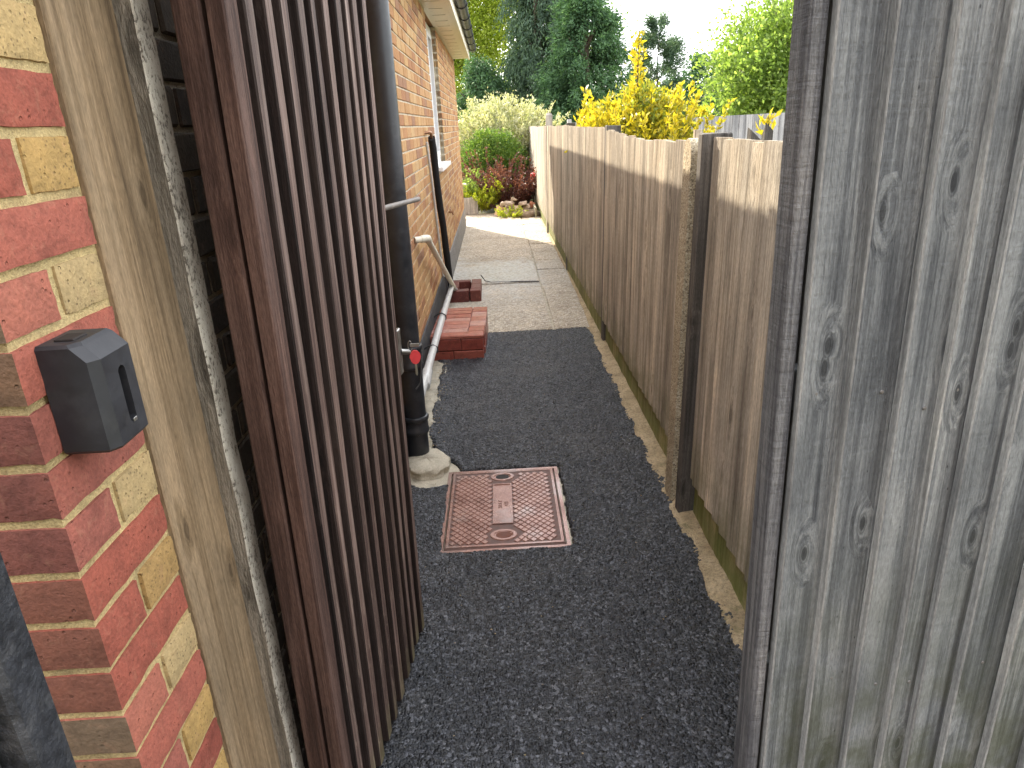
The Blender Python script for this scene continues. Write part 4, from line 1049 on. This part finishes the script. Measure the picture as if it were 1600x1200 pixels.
# far left lime tree
t = tree_thing('lime_tree', 'tall yellow green tree rising behind the house eaves', 'tree', (-.9, 30, 0))
limbs(t, 8, .2, 9, 2.2, 1); crown_broad(t, 'l_lime', (0, 0, 6.2), (2.6, 2.2, 4.8), 600, 95, .36, .13, .075, .2)
t = tree_thing('bushy_evergreen', 'low dark green evergreen below the lime tree beside the house corner', 'tree', (-.35, 24, 0))
limbs(t, 2.6, .1, 7, .8, 2); crown_conifer(t, 'l_conifer2', 3.5, 1.35, .2, 1500, 22, .12, .04, .5, pw=.6)
t = tree_thing('weeping_cypress', 'tall dark weeping cypress in the middle behind the white shrub', 'tree', (1.6, 25, 0))
limbs(t, 9, .18, 8, .8, 3); crown_conifer(t, 'l_conifer', 10.0, 1.65, .3, 3200, 24, .14, .042, 1.5, pw=.75, sl=.6)
t = tree_thing('dark_conifer', 'broad dark green conifer right of the weeping cypress', 'tree', (2.8, 22.5, 0))
limbs(t, 5, .14, 8, .8, 4); crown_conifer(t, 'l_conifer2', 5.1, 1.75, .2, 2600, 22, .12, .04, .35, pw=.6, sl=.45)
t = tree_thing('thin_birch', 'tall thin leaved green tree with sky showing behind the dark conifer', 'tree', (3.5, 29, 0))
limbs(t, 8, .14, 14, 1.7, 5); crown_broad(t, 'l_green', (-.5, 0, 5.9), (2.0, 1.5, 3.9), 300, 60, .30, .12, .07, .1)
t = tree_thing('spiky_conifer', 'small spiky conifer alone against the sky behind the yellow shrub', 'tree', (6.45, 29.5, 0))
limbs(t, 4.4, .08, 6, .5, 6); crown_conifer(t, 'l_conifer', 4.9, 1.7, .4, 1200, 24, .15, .035, -.35, pw=.75, sl=.55)
t = tree_thing('green_tree', 'bright green leafy tree above the far fence beside the grey panel', 'tree', (5.5, 13.5, 0))
limbs(t, 3.6, .09, 16, 1.2, 7); crown_broad(t, 'l_green', (.15, 0, 2.15), (1.85, 1.5, 1.45), 620, 75, .19, .085, .05, .15)
crown_broad(t, 'l_green', (.35, 0, 4.2), (1.15, .9, 1.3), 90, 26, .12, .085, .045, .1, name='upper_crown')
b = MB(); rr = random.Random(5)
for i in range(16):
    x = rr.uniform(-1.2, 1.2); b.tube([(x*.5, rr.uniform(-.5, .5), 2.6), (x*.8+.2, rr.uniform(-.6, .6), 3.6), (x+.3, rr.uniform(-.7, .7), rr.uniform(4.2, 5.3))], [.014, .010, .004], 5)
b.build('twigs', 'bark', t)
t = tree_thing('dark_holly', 'dark green bush low between yellow shrub and bright green tree', 'tree', (5.6, 19.5, 0))
limbs(t, 1.6, .06, 5, .5, 8); crown_conifer(t, 'l_conifer2', 2.9, 1.0, .2, 700, 20, .1, .04, .2, pw=.5)
# hedge mass behind everything (reads as one)
C_, d_ = ellipsoid_clumps(300, (0, 0, 1.6), (16, 1.0, 1.7), .2)
P = np.repeat(C_, 70, 0)+rng.normal(size=(21000, 3))*.4
hd = link('far_hedge', quads_mesh('far_hedge', leaf_quads(P, rng.normal(size=P.shape), .2, .12), 'l_conifer2'), loc=(4, 36, 0), kind='stuff')
hd['label'] = 'dark hedge mass far behind the trees'; hd['category'] = 'hedge'

def stem_shrub(parent, mat, nst, ln, leafn, lf, lw, spread, up, base_r, seed, flow=1.0, stemr=.006, z0=.05, fold=.2, tipbias=.0, xmin=-99):
    rr = np.random.default_rng(seed); b = MB(); Ps = []; Ds = []
    for i in range(nst):
        a = rr.uniform(0, 6.283); br_ = base_r*math.sqrt(rr.uniform(0, 1)); l_ = ln*rr.uniform(.6, 1.15)
        tilt = spread*(br_/base_r*.8+rr.uniform(0, .4))
        d0 = np.array([math.cos(a)*tilt*.6, math.sin(a)*tilt*.6, up]); d0 /= np.linalg.norm(d0)
        p = np.array([math.cos(a)*br_, math.sin(a)*br_, z0]); pts = [p.copy()]
        for k in range(4):
            d0 = d0+np.array([math.cos(a)*tilt*.18, math.sin(a)*tilt*.18, -.03])+rr.normal(size=3)*.07; d0 /= np.linalg.norm(d0)
            p = p+d0*l_/4; pts.append(p.copy())
        if min(q[0] for q in pts) < xmin: continue
        b.tube([tuple(q) for q in pts], [stemr*(1-.2*k) for k in range(5)], 4, False)
        u = tipbias+(1-tipbias)*rr.uniform(0, 1, leafn)**.8; pa = np.array(pts); seg = np.minimum((u*4).astype(int), 3); fr_ = u*4-seg
        q = pa[seg]*(1-fr_)[:, None]+pa[seg+1]*fr_[:, None]; dd = pa[seg+1]-pa[seg]; dd /= np.linalg.norm(dd, axis=1, keepdims=True)
        Ps.append(q+rr.normal(size=q.shape)*lf*.15); Ds.append(dd*flow+rr.normal(size=q.shape)*.6)
    b.build('stems', 'bark', parent)
    link('foliage', quads_mesh('foliage', leaf_quads(np.concatenate(Ps), np.concatenate(Ds), lf, lw, fold), mat), parent)

t = thing('white_shrub', 'cream white flowering shrub with upright spikes behind the green hedge ball', 'shrub', (.12, 17.2, 0))
stem_shrub(t, 'l_white', 210, 1.95, 150, .085, .034, .58, 1.0, .42, 21, 1.0, .008)
crown_broad(t, 'l_white', (0.02, 0, 1.40), (.85, .7, .80), 260, 60, .10, .07, .03, .3, name='inner_foliage')
t = thing('clipped_bush', 'rounded fresh green clipped bush behind the purple shrub', 'shrub', (-.08, 15.7, 0))
limbs(t, 1.1, .03, 8, .4, 9, 'stems', .1); crown_broad(t, 'l_box', (0, 0, .82), (.68, .62, .68), 620, 45, .075, .042, .026, .55, name='foliage')
t = thing('purple_shrub', 'dark purple leaved shrub above the rubble heap', 'shrub', (.30, 14.35, 0))
stem_shrub(t, 'l_purple', 120, .95, 110, .042, .026, .85, .9, .22, 22, .7, .004)
t = thing('purple_sprays', 'tall reddish purple sprays left of the purple shrub', 'shrub', (-.12, 14.9, 0))
stem_shrub(t, 'l_purple', 40, 1.15, 110, .042, .024, .7, 1.0, .2, 23, .7, .004)
t = thing('lime_shrub', 'small bright yellow green shrub beside the planter box', 'shrub', (-.30, 14.15, 0))
stem_shrub(t, 'l_sub', 60, .62, 90, .045, .026, .75, .9, .14, 24, .6, .004)
t = thing('fern_clump', 'small light green plant at the foot of the rubble heap', 'plant', (.20, 13.12, 0))
stem_shrub(t, 'l_sub', 26, .24, 40, .04, .018, 1.2, .6, .10, 25, .6, .003, .0)
t = thing('grey_green_plant', 'soft grey green plant behind the planter box by house corner', 'plant', (-.62, 14.5, 0))
stem_shrub(t, 'l_green', 50, .75, 70, .05, .02, .6, 1, .16, 26, .6, .004)
t = thing('golden_shrub', 'bright golden yellow shrub leaning over the right fence', 'shrub', (1.42, 7.6, 0))
stem_shrub(t, 'l_yellow', 260, 1.62, 80, .062, .030, .14, 1.0, .46, 27, .9, .006, .05, .2, .45, -.58)
crown_broad(t, 'l_yellow', (0.0, 0, 1.42), (.50, .5, .40), 90, 40, .07, .06, .03, .5, name='outer_foliage')
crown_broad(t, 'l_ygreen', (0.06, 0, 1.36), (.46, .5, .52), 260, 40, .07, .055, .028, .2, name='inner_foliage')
b = MB().tube([(.0, 0, .2), (.03, -.05, 1.4), (.02, -.1, 2.0), (.03, -.12, 2.45)], [.012, .010, .008, .004], 6); b.build('leading_stem', 'bark', t)
P = np.array([.02, -.1, 1.75])+np.stack([rng.normal(size=210)*.04, rng.normal(size=210)*.04, rng.uniform(0, .62, 210)], 1)
link('leading_foliage', quads_mesh('lf', leaf_quads(P, rng.normal(size=P.shape)*.6+np.array([0, 0, .7]), .06, .03), 'l_yellow'), t)
t = thing('fence_sprig', 'small yellow sprig poking above the nearest fence panel', 'plant', (1.03, 2.78, 0))
MB().tube([(0, 0, 0), (.01, .01, .8), (0, 0, 1.58)], [.006, .005, .003], 5).build('stem', 'bark', t)
P = np.array([0, 0, 1.50])+np.stack([rng.normal(size=22)*.012, rng.normal(size=22)*.012, rng.uniform(0, .075, 22)], 1)
link('leaves', quads_mesh('sprig', leaf_quads(P, rng.normal(size=P.shape)*.7+np.array([0, 0, .7]), .042, .017), 'l_yellow'), t)

# ------------------------------------------------------------------ FAR FENCE and FAR HOUSE
ff = thing('far_fence', 'grey close board fence far behind on the neighbour side', 'fence', (1.2, 11.6, 0), R(2))
gm = plank(.125, .02, 1, 3, .0, .0, .002, 70, .008).mesh('far_board', 'fence_grey')
x = 0.0; bay = 0
while x < 7.6:
    top = [1.60, 1.58, 1.52, 1.60, 1.62][min(4, int(x/1.9))] - .02
    for i in range(17): link('board', gm, ff, loc=(x+i*.108, 0, 0), scale=(1, 1, top))
    MB().bbox(x-.06, x+.0, -.05, .05, -.05, top+.05, .004).build('post', 'fence_grey', ff)
    x += 1.9
fh = thing('far_house', 'distant house with brown tiled roof behind the bright green tree', 'house', (16.5, 40, 0))
MB().box(-5, 5, -3, 3, -.1, 2.4).build('wall', 'render', fh)
rf = MB().add([(-5.6, -3.5, 2.35), (5.6, -3.5, 2.35), (5.6, 3.5, 2.35), (-5.6, 3.5, 2.35), (-2.4, 0, 4.6), (5.6, 0, 4.6)], [(0, 1, 5, 4), (1, 2, 5), (2, 3, 4, 5), (3, 0, 4), (3, 2, 1, 0)]); rf.build('roof', 'tile_roof', fh)
for wx in (-2.5, 2): MB().box(wx-.6, wx+.6, -3.04, -3.001, .9, 2.0).build('window', 'glass', fh)

# ------------------------------------------------------------------ added unseen house behind the camera, put there to shade the front faces
ac = thing('added_shade_house', 'added brown brick house behind the viewpoint, unseen, shading the front faces', 'house', (1.5, -6.5, 0))
MB().box(-8, 8, -4, 0, -.1, 5.2).build('wall', 'b_front', ac)
MB().add([(-8.4, .4, 5.15), (8.4, .4, 5.15), (8.4, -4.4, 5.15), (-8.4, -4.4, 5.15), (-8.4, -2, 7.2), (8.4, -2, 7.2)], [(0, 1, 5, 4), (1, 2, 5), (2, 3, 4, 5), (3, 0, 4), (3, 2, 1, 0)]).build('roof', 'tile_roof', ac)
for wx in (-5, -1.5, 3):
    for wz in (.9, 3.2): MB().box(wx, wx+1.4, .002, .03, wz, wz+1.2).build('window', 'glass', ac)

# loose grit and crumbs along both edges of the tarmac (uncountable)
def grit():
    n = 900; side = rng.uniform(size=n) < .68; y = rng.uniform(.9, 5.6, n)
    x = np.where(side, .735+rng.normal(size=n)*.022, -.45+rng.normal(size=n)*.03); y = np.where(side, y, rng.uniform(3.4, 4.9, n))
    k = n//6; x[:k] = rng.uniform(-.4, .68, k); y[:k] = rng.uniform(.9, 5.5, k)
    r_ = rng.uniform(.0018, .0048, n); r_[:k] *= .8; z = np.where(np.arange(n) < k, .004, np.where(side, .008, .001))
    oc = np.array([(1, 0, 0), (0, 1, 0), (-1, 0, 0), (0, -1, 0), (0, 0, .8), (0, 0, -.8)]); b = MB()
    for i in range(n):
        o = len(b.v); q = oc*r_[i]*rng.uniform(.6, 1.3, (6, 1)); a = rng.uniform(0, 6.28); ca, sa = math.cos(a), math.sin(a)
        b.v += [(x[i]+p[0]*ca-p[1]*sa, y[i]+p[0]*sa+p[1]*ca, z[i]+p[2]+r_[i]*.3) for p in q]
        b.f += [(o+j, o+(j+1) % 4, o+4) for j in range(4)]+[(o+(j+1) % 4, o+j, o+5) for j in range(4)]
    g = b.build('loose_grit', 'bedding', kind='stuff'); g['label'] = 'loose sandy grit along the edges of the tarmac'; g['category'] = 'grit'
grit()
